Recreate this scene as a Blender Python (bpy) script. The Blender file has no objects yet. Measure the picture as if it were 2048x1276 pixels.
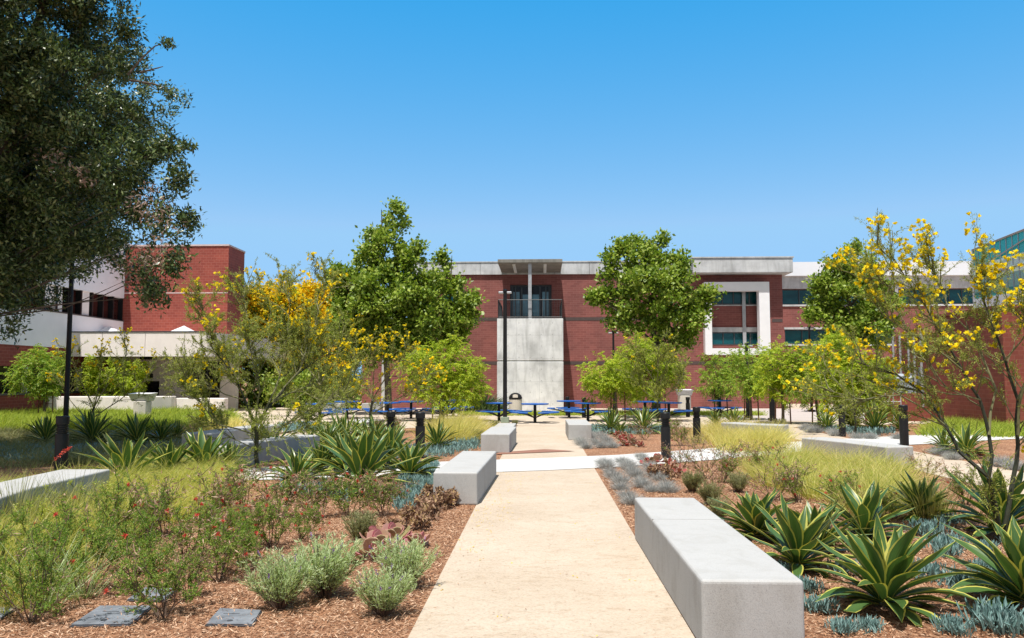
import bpy, math, random
import numpy as np
from mathutils import Vector
rng = np.random.default_rng(11)
random.seed(11)
R = math.radians
S = bpy.context.scene
COL = S.collection

# ------------------------------------------------------------------ camera, sky, sun
F, CX, CY, H = 1600.0, 1024.0, 638.0, 1.75
YAW, PITCH = R(2.1), R(4.25)
cam_d = bpy.data.cameras.new('camera')
cam = bpy.data.objects.new('camera', cam_d); COL.objects.link(cam)
cam.location = (0, 0, H); cam.rotation_euler = (R(90) + PITCH, 0, YAW)
cam_d.lens = F / 2048 * 36; cam_d.sensor_width = 36; cam_d.clip_end = 3000; cam_d.clip_start = 0.05
S.camera = cam
S.cycles.diffuse_bounces = 6; S.cycles.max_bounces = 12; S.cycles.transmission_bounces = 8
S.view_settings.view_transform = 'Standard'; S.view_settings.look = 'None'
S.view_settings.exposure = 0.45; S.view_settings.gamma = 1
TO_SUN = Vector((-0.10, -0.39, 1.0)).normalized()
w = bpy.data.worlds.new('World'); S.world = w; w.use_nodes = True
nt = w.node_tree; nt.nodes.clear()
sk = nt.nodes.new('ShaderNodeTexSky'); sk.sky_type = 'NISHITA'; sk.sun_disc = False
sk.sun_elevation = math.asin(TO_SUN.z); sk.sun_rotation = math.atan2(TO_SUN.x, TO_SUN.y)
sk.air_density = 1.0; sk.dust_density = 0.3; sk.ozone_density = 1.6; sk.altitude = 0
bgn = nt.nodes.new('ShaderNodeBackground'); bgn.inputs[1].default_value = 0.13
on = nt.nodes.new('ShaderNodeOutputWorld')
# clear Californian blue: each channel of the physical sky gets its own contrast
sepc = nt.nodes.new('ShaderNodeSeparateColor'); cmb = nt.nodes.new('ShaderNodeCombineColor'); nt.links.new(sk.outputs[0], sepc.inputs[0])
E_ = 2**S.view_settings.exposure
for i, (k, e, mx) in enumerate(((3.66/E_, 2.42, 0.33/E_), (0.935/E_, 0.65, 0.62/E_), (1.015/E_, 0.238, 0.97/E_))):
    a1 = nt.nodes.new('ShaderNodeMath'); a1.operation = 'MULTIPLY'; a1.inputs[1].default_value = 0.13; nt.links.new(sepc.outputs[i], a1.inputs[0])
    a2 = nt.nodes.new('ShaderNodeMath'); a2.operation = 'POWER'; a2.inputs[1].default_value = e; nt.links.new(a1.outputs[0], a2.inputs[0])
    a3 = nt.nodes.new('ShaderNodeMath'); a3.operation = 'MULTIPLY'; a3.inputs[1].default_value = k/0.13; nt.links.new(a2.outputs[0], a3.inputs[0])
    if i == 0:
        a3.operation = 'MULTIPLY_ADD'; a2.inputs[1].default_value = 1.0; a3.inputs[1].default_value = 1.60/E_/0.13; a3.inputs[2].default_value = -0.205/E_/0.13
        a6 = nt.nodes.new('ShaderNodeMath'); a6.operation = 'MAXIMUM'; a6.inputs[1].default_value = 0.03/E_/0.13; nt.links.new(a3.outputs[0], a6.inputs[0]); a3 = a6
    a4 = nt.nodes.new('ShaderNodeMath'); a4.operation = 'MINIMUM'; a4.inputs[1].default_value = mx/0.13; nt.links.new(a3.outputs[0], a4.inputs[0]); nt.links.new(a4.outputs[0], cmb.inputs[i])
# the sky whitens towards the sun
tc = nt.nodes.new('ShaderNodeTexCoord'); vd = nt.nodes.new('ShaderNodeVectorMath'); vd.operation = 'DOT_PRODUCT'; vd.inputs[1].default_value = TO_SUN; nt.links.new(tc.outputs['Generated'], vd.inputs[0])
mr = nt.nodes.new('ShaderNodeMapRange'); mr.interpolation_type = 'SMOOTHSTEP'; mr.inputs[1].default_value = 0.20; mr.inputs[2].default_value = 0.75; nt.links.new(vd.outputs['Value'], mr.inputs[0])
sg = nt.nodes.new('ShaderNodeSeparateColor'); nt.links.new(cmb.outputs[0], sg.inputs[0]); wc = nt.nodes.new('ShaderNodeCombineColor')
for i, k in enumerate((1.02, 1.0, 0.98)):
    a5 = nt.nodes.new('ShaderNodeMath'); a5.operation = 'MULTIPLY'; a5.inputs[1].default_value = k; nt.links.new(sg.outputs[1], a5.inputs[0]); nt.links.new(a5.outputs[0], wc.inputs[i])
mxs = nt.nodes.new('ShaderNodeMix'); mxs.data_type = 'RGBA'; nt.links.new(mr.outputs[0], mxs.inputs[0]); nt.links.new(cmb.outputs[0], mxs.inputs[6]); nt.links.new(wc.outputs[0], mxs.inputs[7])
nt.links.new(mxs.outputs[2], bgn.inputs[0]); nt.links.new(bgn.outputs[0], on.inputs[0])
sd = bpy.data.lights.new('sun', 'SUN'); sd.energy = 4.6; sd.angle = R(0.53); sd.color = (1.0, 0.968, 0.915)
so = bpy.data.objects.new('sun', sd); COL.objects.link(so); so.location = (0, 0, 40)
so.rotation_euler = TO_SUN.to_track_quat('Z', 'Y').to_euler()

# ------------------------------------------------------------------ measuring from the photograph
cp, sp_, cy_, sy_ = math.cos(PITCH), math.sin(PITCH), math.cos(YAW), math.sin(YAW)
RIGHT = np.array([cy_, sy_, 0]); FWD = np.array([-sy_ * cp, cy_ * cp, sp_]); UP = np.array([sy_ * sp_, -cy_ * sp_, cp])
C0 = np.array([0, 0, H])
def ray(px, py): return RIGHT * (px - CX) / F + UP * (CY - py) / F + FWD
def G(px, py, z=0.0):
    r = ray(px, py); return C0 + r * ((z - H) / r[2])
def AY(px, py, Y):
    r = ray(px, py); return C0 + r * (Y / r[1])
def AX(px, py, X):
    r = ray(px, py); return C0 + r * (X / r[0])
def XY(px, Y): return float(AY(px, 757, Y)[0])
def ZY(py, Y, px=1083): return float(AY(px, py, Y)[2])

# ------------------------------------------------------------------ mesh helpers
class MB:
    def __init__(s): s.v = []; s.f = []; s.q = []; s.uv = None
    def add(s, vs, fs):
        b = len(s.v); s.v.extend([tuple(map(float, x)) for x in vs]); s.f.extend([tuple(i + b for i in f) for f in fs]); return s
    def box(s, x0, x1, y0, y1, z0, z1):
        return s.add([(x0,y0,z0),(x1,y0,z0),(x1,y1,z0),(x0,y1,z0),(x0,y0,z1),(x1,y0,z1),(x1,y1,z1),(x0,y1,z1)],
                     [(0,3,2,1),(4,5,6,7),(0,1,5,4),(1,2,6,5),(2,3,7,6),(3,0,4,7)])
    def prism(s, poly, z0, z1):
        n = len(poly); a = sum(poly[i][0]*poly[(i+1)%n][1]-poly[(i+1)%n][0]*poly[i][1] for i in range(n))
        if a < 0: poly = poly[::-1]
        return s.add([(p[0],p[1],z0) for p in poly] + [(p[0],p[1],z1) for p in poly],
                     [tuple(range(n))[::-1], tuple(range(n, 2*n))] + [(i,(i+1)%n,n+(i+1)%n,n+i) for i in range(n)])
    def tube(s, pts, rad, n=6, cap=True):
        pts = [np.asarray(p, float) for p in pts]; k = len(pts)
        if not hasattr(rad, '__len__'): rad = [rad]*k
        vs = []; up = np.array([0.31, 0.17, 0.93])
        for i in range(k):
            t = pts[min(i+1,k-1)] - pts[max(i-1,0)]; t = t/(np.linalg.norm(t)+1e-9)
            a = np.cross(t, up); l = np.linalg.norm(a)
            if l < 1e-3: a = np.cross(t, np.array([1.0,0,0])); l = np.linalg.norm(a)
            a /= l; b = np.cross(t, a)
            for j in range(n):
                th = 2*math.pi*j/n; vs.append(pts[i] + (a*math.cos(th)+b*math.sin(th))*rad[i])
        fs = [(i*n+j, i*n+(j+1)%n, (i+1)*n+(j+1)%n, (i+1)*n+j) for i in range(k-1) for j in range(n)]
        if cap: fs += [tuple(range(n))[::-1], tuple(range((k-1)*n, k*n))]
        return s.add(vs, fs)
    def lathe(s, prof, n=20, c=(0,0,0)):
        vs = [(c[0]+r*math.cos(2*math.pi*j/n), c[1]+r*math.sin(2*math.pi*j/n), c[2]+z) for r,z in prof for j in range(n)]
        k = len(prof)
        fs = [(i*n+j, i*n+(j+1)%n, (i+1)*n+(j+1)%n, (i+1)*n+j) for i in range(k-1) for j in range(n)]
        fs += [tuple(range(n))[::-1], tuple(range((k-1)*n, k*n))]
        return s.add(vs, fs)
    def quads(s, arr):
        if len(arr): s.q.append(np.asarray(arr, np.float32))
        return s
    def mesh(s, name, m):
        me = bpy.data.meshes.new(name)
        if s.q:
            q = np.concatenate(s.q).reshape(-1, 3); nb = len(s.v); v = np.array(s.v, np.float32).reshape(-1, 3)
            allv = np.concatenate([v, q]); nq = len(q)//4
            fl = [i for f in s.f for i in f]; ft = [len(f) for f in s.f]
            loops = np.concatenate([np.array(fl, np.int32), np.arange(nb, nb+nq*4, dtype=np.int32)])
            tot = np.concatenate([np.array(ft, np.int32), np.full(nq, 4, np.int32)])
            st = np.concatenate([[0], np.cumsum(tot)[:-1]]).astype(np.int32)
            me.vertices.add(len(allv)); me.vertices.foreach_set('co', allv.ravel())
            me.loops.add(len(loops)); me.loops.foreach_set('vertex_index', loops)
            me.polygons.add(len(tot)); me.polygons.foreach_set('loop_start', st)
            me.update(calc_edges=True)
        else:
            me.from_pydata(s.v, [], s.f)
        for x in (m if isinstance(m, (list, tuple)) else [m]): me.materials.append(x)
        return me
    def build(s, name, m, parent=None, smooth=False, bevel=0, seg=2):
        me = s.mesh(name, m)
        if smooth: me.polygons.foreach_set('use_smooth', [True]*len(me.polygons))
        o = bpy.data.objects.new(name, me); COL.objects.link(o)
        if parent is not None: o.parent = parent
        if bevel:
            b = o.modifiers.new('edge', 'BEVEL'); b.width = bevel; b.segments = seg; b.limit_method = 'ANGLE'; b.angle_limit = R(40)
        return o
def tag(o, label=None, cat=None, group=None, kind=None):
    if label: o['label'] = label
    if cat: o['category'] = cat
    if group: o['group'] = group
    if kind: o['kind'] = kind
    return o
def empty(name, loc=(0,0,0), rz=0, sc=1):
    o = bpy.data.objects.new(name, None); COL.objects.link(o); o.location = loc; o.rotation_euler = (0,0,rz); o.scale = (sc,sc,sc); return o
def dup(o, parent=None):
    c = o.copy(); COL.objects.link(c)
    if parent is not None: c.parent = parent
    for ch in [x for x in o.children]: dup(ch, c)
    return c

# ------------------------------------------------------------------ materials
def newmat(name):
    m = bpy.data.materials.new(name); m.use_nodes = True; n = m.node_tree; n.nodes.clear()
    out = n.nodes.new('ShaderNodeOutputMaterial'); b = n.nodes.new('ShaderNodeBsdfPrincipled'); n.links.new(b.outputs[0], out.inputs[0])
    return m, n, b, out
def node(n, t, **k):
    x = n.nodes.new('ShaderNode'+t)
    for a, v in k.items():
        if a.startswith('i_'):
            key = a[2:]; x.inputs[int(key) if key.isdigit() else key.replace('_',' ')].default_value = v
        else: setattr(x, a, v)
    return x
def ramp(n, src, stops, interp='LINEAR'):
    r = n.nodes.new('ShaderNodeValToRGB'); r.color_ramp.interpolation = interp; e = r.color_ramp.elements
    while len(e) < len(stops): e.new(0.5)
    for el, (p, c) in zip(e, stops): el.position = p; el.color = (*c, 1) if len(c) == 3 else c
    n.links.new(src, r.inputs[0]); return r.outputs[0]
def coords(n): return n.nodes.new('ShaderNodeTexCoord').outputs['Object']
def geo_pos(n): return n.nodes.new('ShaderNodeNewGeometry').outputs['Position']
def noise(n, vec, scale, detail=4, rough=0.6, dist=0):
    x = node(n, 'TexNoise'); x.inputs['Scale'].default_value = scale; x.inputs['Detail'].default_value = detail
    x.inputs['Roughness'].default_value = rough; x.inputs['Distortion'].default_value = dist
    n.links.new(vec, x.inputs['Vector']); return x.outputs[0]
def mapping(n, vec, scale=(1,1,1), rot=(0,0,0)):
    x = node(n, 'Mapping'); x.inputs['Scale'].default_value = scale; x.inputs['Rotation'].default_value = rot
    n.links.new(vec, x.inputs[0]); return x.outputs[0]
def mix(n, fac, a, b, mode='MIX'):
    x = n.nodes.new('ShaderNodeMix'); x.data_type = 'RGBA'; x.blend_type = mode
    for i, v in ((0, fac), (6, a), (7, b)):
        if isinstance(v, (int, float)): x.inputs[i].default_value = v
        elif isinstance(v, tuple): x.inputs[i].default_value = (*v, 1) if len(v) == 3 else v
        else: n.links.new(v, x.inputs[i])
    return x.outputs[2]
def mth(n, op, a, b=None):
    x = n.nodes.new('ShaderNodeMath'); x.operation = op
    for i, v in ((0, a), (1, b)):
        if v is None: continue
        if isinstance(v, (int, float)): x.inputs[i].default_value = v
        else: n.links.new(v, x.inputs[i])
    return x.outputs[0]
def bump(n, b, h, strength=0.3, dist=0.01):
    x = node(n, 'Bump'); x.inputs['Strength'].default_value = strength; x.inputs['Distance'].default_value = dist
    n.links.new(h, x.inputs['Height']); n.links.new(x.outputs[0], b.inputs['Normal'])
def plain(name, c, rough=0.6, metal=0.0, var=0.12, scale=6, spec=0.5):
    m, n, b, o = newmat(name); v = noise(n, coords(n), scale, 5)
    col = ramp(n, v, [(0.3, tuple(x*(1-var) for x in c)), (0.7, tuple(min(1, x*(1+var)) for x in c))])
    n.links.new(col, b.inputs['Base Color']); b.inputs['Roughness'].default_value = rough; b.inputs['Metallic'].default_value = metal
    b.inputs['Specular IOR Level'].default_value = spec
    return m
def leafmat(name, cols, trans=0.35, rough=0.5, spec=0.4, tint=(1.15, 1.2, 0.6)):
    m, n, b, out = newmat(name); g = n.nodes.new('ShaderNodeNewGeometry')
    st = [(i/max(1,len(cols)-1), c) for i, c in enumerate(cols)]
    c = ramp(n, g.outputs['Random Per Island'], st)
    n.links.new(c, b.inputs['Base Color']); b.inputs['Roughness'].default_value = rough; b.inputs['Specular IOR Level'].default_value = spec
    if trans > 0:
        t = n.nodes.new('ShaderNodeBsdfTranslucent'); n.links.new(mix(n, 1.0, c, tint, 'MULTIPLY'), t.inputs[0])
        ms = n.nodes.new('ShaderNodeMixShader'); ms.inputs[0].default_value = trans
        n.links.new(b.outputs[0], ms.inputs[1]); n.links.new(t.outputs[0], ms.inputs[2]); n.links.new(ms.outputs[0], out.inputs[0])
    return m
def brickmat(name, c1, c2, mortar, bw=0.30, bh=0.1, ms=0.009):
    m, n, b, o = newmat(name); s = node(n, 'SeparateXYZ'); n.links.new(geo_pos(n), s.inputs[0])
    cb = node(n, 'CombineXYZ'); n.links.new(mth(n, 'ADD', s.outputs[0], s.outputs[1]), cb.inputs[0]); n.links.new(s.outputs[2], cb.inputs[1])
    t = node(n, 'TexBrick', offset=0.5); t.inputs['Scale'].default_value = 1; t.inputs['Brick Width'].default_value = bw; t.inputs['Row Height'].default_value = bh
    t.inputs['Mortar Size'].default_value = ms; t.inputs['Mortar Smooth'].default_value = 0.3; t.inputs['Bias'].default_value = 0
    t.inputs['Color1'].default_value = (*c1,1); t.inputs['Color2'].default_value = (*c2,1); t.inputs['Mortar'].default_value = (*mortar,1)
    n.links.new(cb.outputs[0], t.inputs[0])
    v = noise(n, geo_pos(n), 0.7, 5)
    col = mix(n, 1.0, t.outputs[0], ramp(n, v, [(0.3,(0.78,0.80,0.80)),(0.7,(1.14,1.10,1.06))]), 'MULTIPLY')
    n.links.new(col, b.inputs['Base Color']); b.inputs['Roughness'].default_value = 0.85
    bump(n, b, t.outputs['Fac'], -0.4, 0.006)
    return m
def concrete(name, c, speck=0.25, blotch=0.12, streak=0.0, fine=120, grid=None, top=None):
    m, n, b, o = newmat(name); p = geo_pos(n)
    big = noise(n, p, 0.9, 6, 0.62)
    f = noise(n, p, fine, 3, 0.7)
    col = mix(n, 1.0, ramp(n, big, [(0.28, tuple(x*(1-blotch*1.6) for x in c)), (0.5, c), (0.75, tuple(min(1,x*(1+blotch)) for x in c))]),
              ramp(n, f, [(0.30,(1-speck,)*3), (0.5,(1,1,1)), (0.72,(1+speck*0.4,)*3)]), 'MULTIPLY')
    if streak:
        sv = noise(n, mapping(n, p, (1.6, 1.6, 0.30)), 1.6, 7, 0.68, 0.8)
        col = mix(n, streak, col, ramp(n, sv, [(0.35,(0.62,0.62,0.60)),(0.55,(1,1,1)),(0.72,(1.12,1.10,1.05))]), 'MULTIPLY')
        sv2 = noise(n, mapping(n, p, (0.8, 0.8, 1.8)), 1.3, 5, 0.6)
        col = mix(n, streak*0.6, col, ramp(n, sv2, [(0.38,(0.72,0.72,0.73)),(0.55,(1,1,1))]), 'MULTIPLY')
    if top:
        pv = node(n, 'TexVoronoi'); pv.inputs['Scale'].default_value = 38; n.links.new(p, pv.inputs['Vector']); pc = node(n, 'SeparateColor'); n.links.new(pv.outputs['Color'], pc.inputs[0])
        pit = mth(n, 'MULTIPLY', ramp(n, pv.outputs['Distance'], [(0.08,(1,1,1)),(0.16,(0,0,0))]), mth(n, 'GREATER_THAN', pc.outputs[0], 0.80))
        col = mix(n, mth(n, 'MULTIPLY', pit, 0.55), col, (0.10,0.095,0.085))
        wm = noise(n, mapping(n, p, (1.2,1.2,0.5)), 2.6, 7, 0.66, 0.8); col = mix(n, 0.55, col, ramp(n, wm, [(0.36,(0.78,0.76,0.72)),(0.5,(1,1,1)),(0.7,(1.05,1.05,1.05))]), 'MULTIPLY')
    if grid:
        s = node(n, 'SeparateXYZ'); n.links.new(p, s.inputs[0])
        gx, gz, wd = grid
        def line(v, per, off, wdt):
            fr = mth(n, 'FRACT', mth(n, 'DIVIDE', mth(n, 'ADD', v, off), per)); return mth(n, 'LESS_THAN', mth(n, 'ABSOLUTE', mth(n, 'SUBTRACT', fr, 0.5)), wdt/per)
        ln = mth(n, 'MAXIMUM', line(s.outputs[0], gx, 30.0, wd), line(s.outputs[2], gz, 30.3, wd))
        col = mix(n, mth(n, 'MULTIPLY', ln, 0.22), col, (0.12,0.12,0.12))
        hx = mth(n, 'ABSOLUTE', mth(n, 'SUBTRACT', mth(n, 'FRACT', mth(n, 'DIVIDE', mth(n, 'ADD', s.outputs[0], 30.3), 0.6)), 0.5))
        hz = mth(n, 'ABSOLUTE', mth(n, 'SUBTRACT', mth(n, 'FRACT', mth(n, 'DIVIDE', mth(n, 'ADD', s.outputs[2], 30.3), 0.62)), 0.5))
        dot = mth(n, 'LESS_THAN', mth(n, 'ADD', mth(n, 'MULTIPLY', hx, hx), mth(n, 'MULTIPLY', hz, hz)), 0.0022)
        col = mix(n, mth(n, 'MULTIPLY', dot, 0.35), col, (0.08,0.08,0.08))
    if top:  # smoother top grain; upward faces also lightened, top light put into the colour
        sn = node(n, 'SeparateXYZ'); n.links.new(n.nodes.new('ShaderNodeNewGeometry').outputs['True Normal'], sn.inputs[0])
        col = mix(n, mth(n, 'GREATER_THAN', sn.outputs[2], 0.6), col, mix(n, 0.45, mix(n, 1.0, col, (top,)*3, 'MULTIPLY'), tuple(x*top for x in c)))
    n.links.new(col, b.inputs['Base Color']); b.inputs['Roughness'].default_value = 0.88; b.inputs['Specular IOR Level'].default_value = 0.25
    bump(n, b, f, 0.35, 0.004)
    return m

M = {}
# mulch bed
m, n, b, o = newmat('mulch'); p = geo_pos(n)
v1 = noise(n, mapping(n, p, (1,1,1)), 34, 6, 0.7, 0.8); v2 = noise(n, p, 1.1, 4); v3 = node(n, 'TexVoronoi', feature='F1'); v3.inputs['Scale'].default_value = 55
n.links.new(mapping(n, p, (1, 0.5, 1), (0,0,0.6)), v3.inputs['Vector'])
c = ramp(n, v1, [(0.25,(0.055,0.028,0.018)), (0.42,(0.19,0.085,0.045)), (0.58,(0.33,0.16,0.085)), (0.78,(0.52,0.32,0.19))])
vb = node(n, 'SeparateColor'); n.links.new(v3.outputs['Color'], vb.inputs[0])
c = mix(n, 0.7, c, ramp(n, vb.outputs[0], [(0.1,(0.22,0.11,0.065)),(0.5,(0.40,0.215,0.125)),(0.95,(0.58,0.38,0.25))]))
c = mix(n, 1.0, c, ramp(n, v2, [(0.3,(0.80,0.78,0.76)),(0.7,(1.15,1.08,1.02))]), 'MULTIPLY')
n.links.new(c, b.inputs['Base Color']); b.inputs['Roughness'].default_value = 0.9; b.inputs['Specular IOR Level'].default_value = 0.2
bump(n, b, mth(n, 'ADD', v1, mth(n, 'MULTIPLY', v3.outputs[0], 0.6)), 0.9, 0.03); M['mulch'] = m
# decomposed granite path
def dg(name, base, k=1.0):
    m, n, b, o = newmat(name); p = geo_pos(n)
    f = noise(n, p, 42, 6, 0.85); sp = node(n, 'TexVoronoi'); sp.inputs['Scale'].default_value = 26; n.links.new(p, sp.inputs['Vector'])
    big = noise(n, p, 0.8, 5, 0.6); st = noise(n, mapping(n, p, (0.8, 1.5, 1), (0,0,0.3)), 4.5, 8, 0.78, 1.8)
    c = ramp(n, f, [(0.30, tuple(x*0.60 for x in base)), (0.46, base), (0.72, tuple(min(0.9, x*1.22) for x in base))])
    c = mix(n, 1.0, c, ramp(n, big, [(0.3,(0.90,0.88,0.85)),(0.7,(1.06,1.06,1.07))]), 'MULTIPLY')
    c = mix(n, 0.5*k, c, ramp(n, st, [(0.36,(0.66,0.58,0.48)),(0.50,(1,1,1))]), 'MULTIPLY')
    dots = ramp(n, sp.outputs['Distance'], [(0.05,(1,1,1)),(0.10,(0,0,0))]); rs = node(n, 'SeparateColor'); n.links.new(sp.outputs['Color'], rs.inputs[0])
    c = mix(n, mth(n, 'MULTIPLY', dots, mth(n, 'GREATER_THAN', rs.outputs[0], 0.62)), c, (0.15,0.11,0.075))
    n.links.new(c, b.inputs['Base Color']); b.inputs['Roughness'].default_value = 0.95; b.inputs['Specular IOR Level'].default_value = 0.15
    bump(n, b, f, 0.5, 0.006); return m
M['dg'] = dg('granite_fines', (0.485, 0.405, 0.32), 0.9)
M['plaza'] = dg('plaza_fines', (0.50, 0.42, 0.335), 0.5)
M['walk'] = concrete('white_concrete', (0.55, 0.54, 0.525), 0.10, 0.04, fine=60)
M['pave'] = concrete('pink_concrete', (0.46, 0.405, 0.38), 0.08, 0.05, fine=60)
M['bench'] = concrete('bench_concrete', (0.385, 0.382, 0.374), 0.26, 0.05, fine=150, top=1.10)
M['jointgrey'] = plain('joint_filler', (0.26,0.25,0.24), 0.9)
M['conc'] = concrete('grey_concrete', (0.545, 0.55, 0.555), 0.10, 0.14, 0.6)
M['tower'] = concrete('form_concrete', (0.685, 0.69, 0.695), 0.10, 0.16, 0.6, grid=(1.22, 1.25, 0.012))
M['cream'] = concrete('cream_concrete', (0.78, 0.71, 0.67), 0.06, 0.05, 0.15)
M['white'] = plain('white_paint', (0.80, 0.79, 0.80), 0.6, var=0.04, scale=1.5)
M['whiteroof'] = plain('white_roof_metal', (0.72, 0.73, 0.76), 0.5, var=0.03, scale=1)
M['brick'] = brickmat('maroon_brick', (0.19,0.057,0.049), (0.245,0.080,0.069), (0.285,0.125,0.11), 0.38, 0.13, 0.009)
M['brick_red'] = brickmat('red_brick', (0.225,0.040,0.027), (0.275,0.058,0.038), (0.33,0.115,0.09), 0.31, 0.15, 0.009)
M['brick_rust'] = brickmat('rust_brick', (0.185,0.040,0.026), (0.225,0.055,0.034), (0.24,0.085,0.06), 0.31, 0.15, 0.009)
M['conc_canopy'] = concrete('shaded_stained_soffit', (0.24, 0.23, 0.21), 0.10, 0.14, 0.8)  # soffit shade put into the base colour; streaks are stains
M['brick_dark'] = plain('dark_band', (0.075,0.05,0.045), 0.8)
M['pavers'] = brickmat('red_pavers', (0.26,0.12,0.08), (0.32,0.16,0.11), (0.2,0.12,0.09), 0.2, 0.1, 0.006)
M['coping'] = plain('pale_coping', (0.55,0.42,0.40), 0.7)
M['black'] = plain('dark_bronze_paint', (0.014,0.014,0.015), 0.42, var=0.2, spec=0.25)
M['darkgrey'] = plain('dark_grey_metal', (0.05,0.055,0.06), 0.45)
M['steel'] = plain('pale_steel', (0.42,0.43,0.45), 0.4, 0.3)
M['blue'] = plain('blue_coating', (0.006,0.105,0.42), 0.35, var=0.15)
M['beige'] = plain('beige_aggregate', (0.52,0.48,0.42), 0.85, var=0.2, scale=40)
M['stake'] = plain('brown_stake_wood', (0.12,0.055,0.030), 0.85, var=0.3)
M['bark'] = plain('grey_brown_bark', (0.10,0.078,0.058), 0.9, var=0.4, scale=14)
M['greenbark'] = plain('green_bark', (0.024,0.027,0.012), 0.7, var=0.35, scale=10)
M['twig'] = plain('olive_twigs', (0.15,0.145,0.06), 0.7, var=0.25)
M['browntwig'] = plain('brown_twigs', (0.12,0.075,0.05), 0.85, var=0.3)
M['lid'] = plain('blue_grey_lid', (0.16,0.175,0.20), 0.75, var=0.35, scale=9)
M['lidrim'] = plain('dark_rim', (0.04,0.042,0.05), 0.7)
M['bluebox'] = plain('blue_grey_cabinet', (0.33,0.37,0.42), 0.5)
def glass(name, c, rough=0.06, spec=0.6):
    m, n, b, o = newmat(name); v = noise(n, mapping(n, geo_pos(n), (0.5,0.5,1.3)), 0.8, 3)
    n.links.new(ramp(n, v, [(0.35, tuple(x*0.55 for x in c)), (0.7, tuple(x*1.4 for x in c))]), b.inputs['Base Color'])
    b.inputs['Roughness'].default_value = rough; b.inputs['Specular IOR Level'].default_value = spec; return m
M['teal'] = glass('teal_glass', (0.008,0.075,0.085), spec=0.35)
M['dark'] = glass('dark_glass', (0.018,0.016,0.016), spec=0.2)
M['doorglass'] = glass('blue_door_glass', (0.10,0.22,0.27))
M['brownglass'] = glass('brown_glass', (0.055,0.016,0.013), spec=0.25)
def seaglass():
    m, n, b, o = newmat('green_sea_glass'); s = node(n, 'SeparateXYZ'); n.links.new(geo_pos(n), s.inputs[0])
    v = noise(n, mapping(n, geo_pos(n), (0.3,0.3,0.8)), 0.5, 2)
    hz = mth(n, 'ADD', mth(n, 'MULTIPLY', mth(n, 'SUBTRACT', s.outputs[2], 5.2), 0.5), mth(n, 'MULTIPLY', v, 0.08))  # tinted panes, floor edges and blinds in bands of height
    c = ramp(n, hz, [(0.0,(0.08,0.36,0.34)),(0.16,(0.07,0.33,0.31)),(0.18,(0.30,0.55,0.50)),(0.45,(0.34,0.58,0.53)),(0.47,(0.66,0.80,0.74)),(0.78,(0.68,0.82,0.76)),(0.80,(0.06,0.52,0.55)),(1.0,(0.06,0.55,0.58))])
    n.links.new(c, b.inputs['Base Color']); b.inputs['Roughness'].default_value = 0.25; b.inputs['Specular IOR Level'].default_value = 0.15; return m
M['seaglass'] = seaglass()
# foliage
M['evergreen'] = leafmat('dark_evergreen_leaves', [(0.018,0.036,0.010),(0.050,0.085,0.022),(0.10,0.15,0.042),(0.26,0.30,0.13)], 0.18, 0.36, 0.5)
M['deadleaf'] = leafmat('dead_tan_leaves', [(0.16,0.09,0.06),(0.30,0.20,0.15),(0.40,0.30,0.24)], 0.2, 0.8, 0.2, (1,1,0.9))
M['gum'] = leafmat('green_maple_leaves', [(0.085,0.155,0.012),(0.16,0.25,0.022),(0.25,0.34,0.035),(0.42,0.48,0.10)], 0.34, 0.42, 0.35)
M['feather'] = leafmat('lime_feather_leaves', [(0.19,0.29,0.012),(0.30,0.41,0.022),(0.42,0.51,0.035),(0.54,0.53,0.06)], 0.45, 0.5, 0.3)
M['featherdark'] = leafmat('green_feather_leaves', [(0.12,0.23,0.02),(0.21,0.34,0.032),(0.31,0.43,0.05),(0.44,0.42,0.07)], 0.47, 0.5, 0.3)
M['olive'] = leafmat('olive_leaflets', [(0.15,0.19,0.035),(0.24,0.28,0.055),(0.33,0.36,0.08),(0.44,0.44,0.14)], 0.45, 0.6, 0.2)
M['yellow'] = leafmat('yellow_flowers', [(0.84,0.64,0.008),(0.90,0.74,0.015),(0.93,0.81,0.04)], 0.4, 0.6, 0.2, (1,0.98,0.6))
M['amber'] = leafmat('amber_flowers', [(0.66,0.43,0.008),(0.82,0.58,0.010),(0.88,0.68,0.016)], 0.4, 0.6, 0.2, (1,0.95,0.6))
M['meadow'] = leafmat('meadow_grass', [(0.30,0.37,0.06),(0.47,0.49,0.11),(0.62,0.57,0.20),(0.78,0.68,0.36)], 0.5, 0.6, 0.2)
M['tan'] = leafmat('tan_grass', [(0.48,0.46,0.12),(0.66,0.58,0.21),(0.78,0.66,0.33)], 0.5, 0.6, 0.2)
M['lawn'] = leafmat('green_lawn', [(0.20,0.28,0.035),(0.34,0.42,0.06),(0.50,0.54,0.11)], 0.45, 0.6, 0.2)
M['fescue'] = leafmat('blue_grey_blades', [(0.26,0.27,0.255),(0.40,0.405,0.38),(0.54,0.535,0.505)], 0.3, 0.6, 0.2, (1,1,1))
M['chalk'] = leafmat('blue_green_fingers', [(0.12,0.22,0.20),(0.20,0.33,0.31),(0.33,0.47,0.45)], 0.15, 0.6, 0.3, (1,1,1))
M['lavender'] = leafmat('grey_green_needles', [(0.34,0.43,0.19),(0.48,0.58,0.31),(0.64,0.72,0.46)], 0.42, 0.6, 0.2)
M['purple'] = leafmat('purple_flower_heads', [(0.16,0.08,0.25),(0.28,0.15,0.40)], 0.2, 0.7, 0.2, (1,1,1))
M['sage'] = leafmat('dull_sage_leaves', [(0.18,0.20,0.085),(0.28,0.29,0.14),(0.38,0.36,0.20)], 0.35, 0.7, 0.2)
M['duster'] = leafmat('small_green_leaflets', [(0.09,0.19,0.025),(0.16,0.29,0.04),(0.27,0.38,0.07),(0.44,0.40,0.11)], 0.45, 0.5, 0.3)
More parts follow.
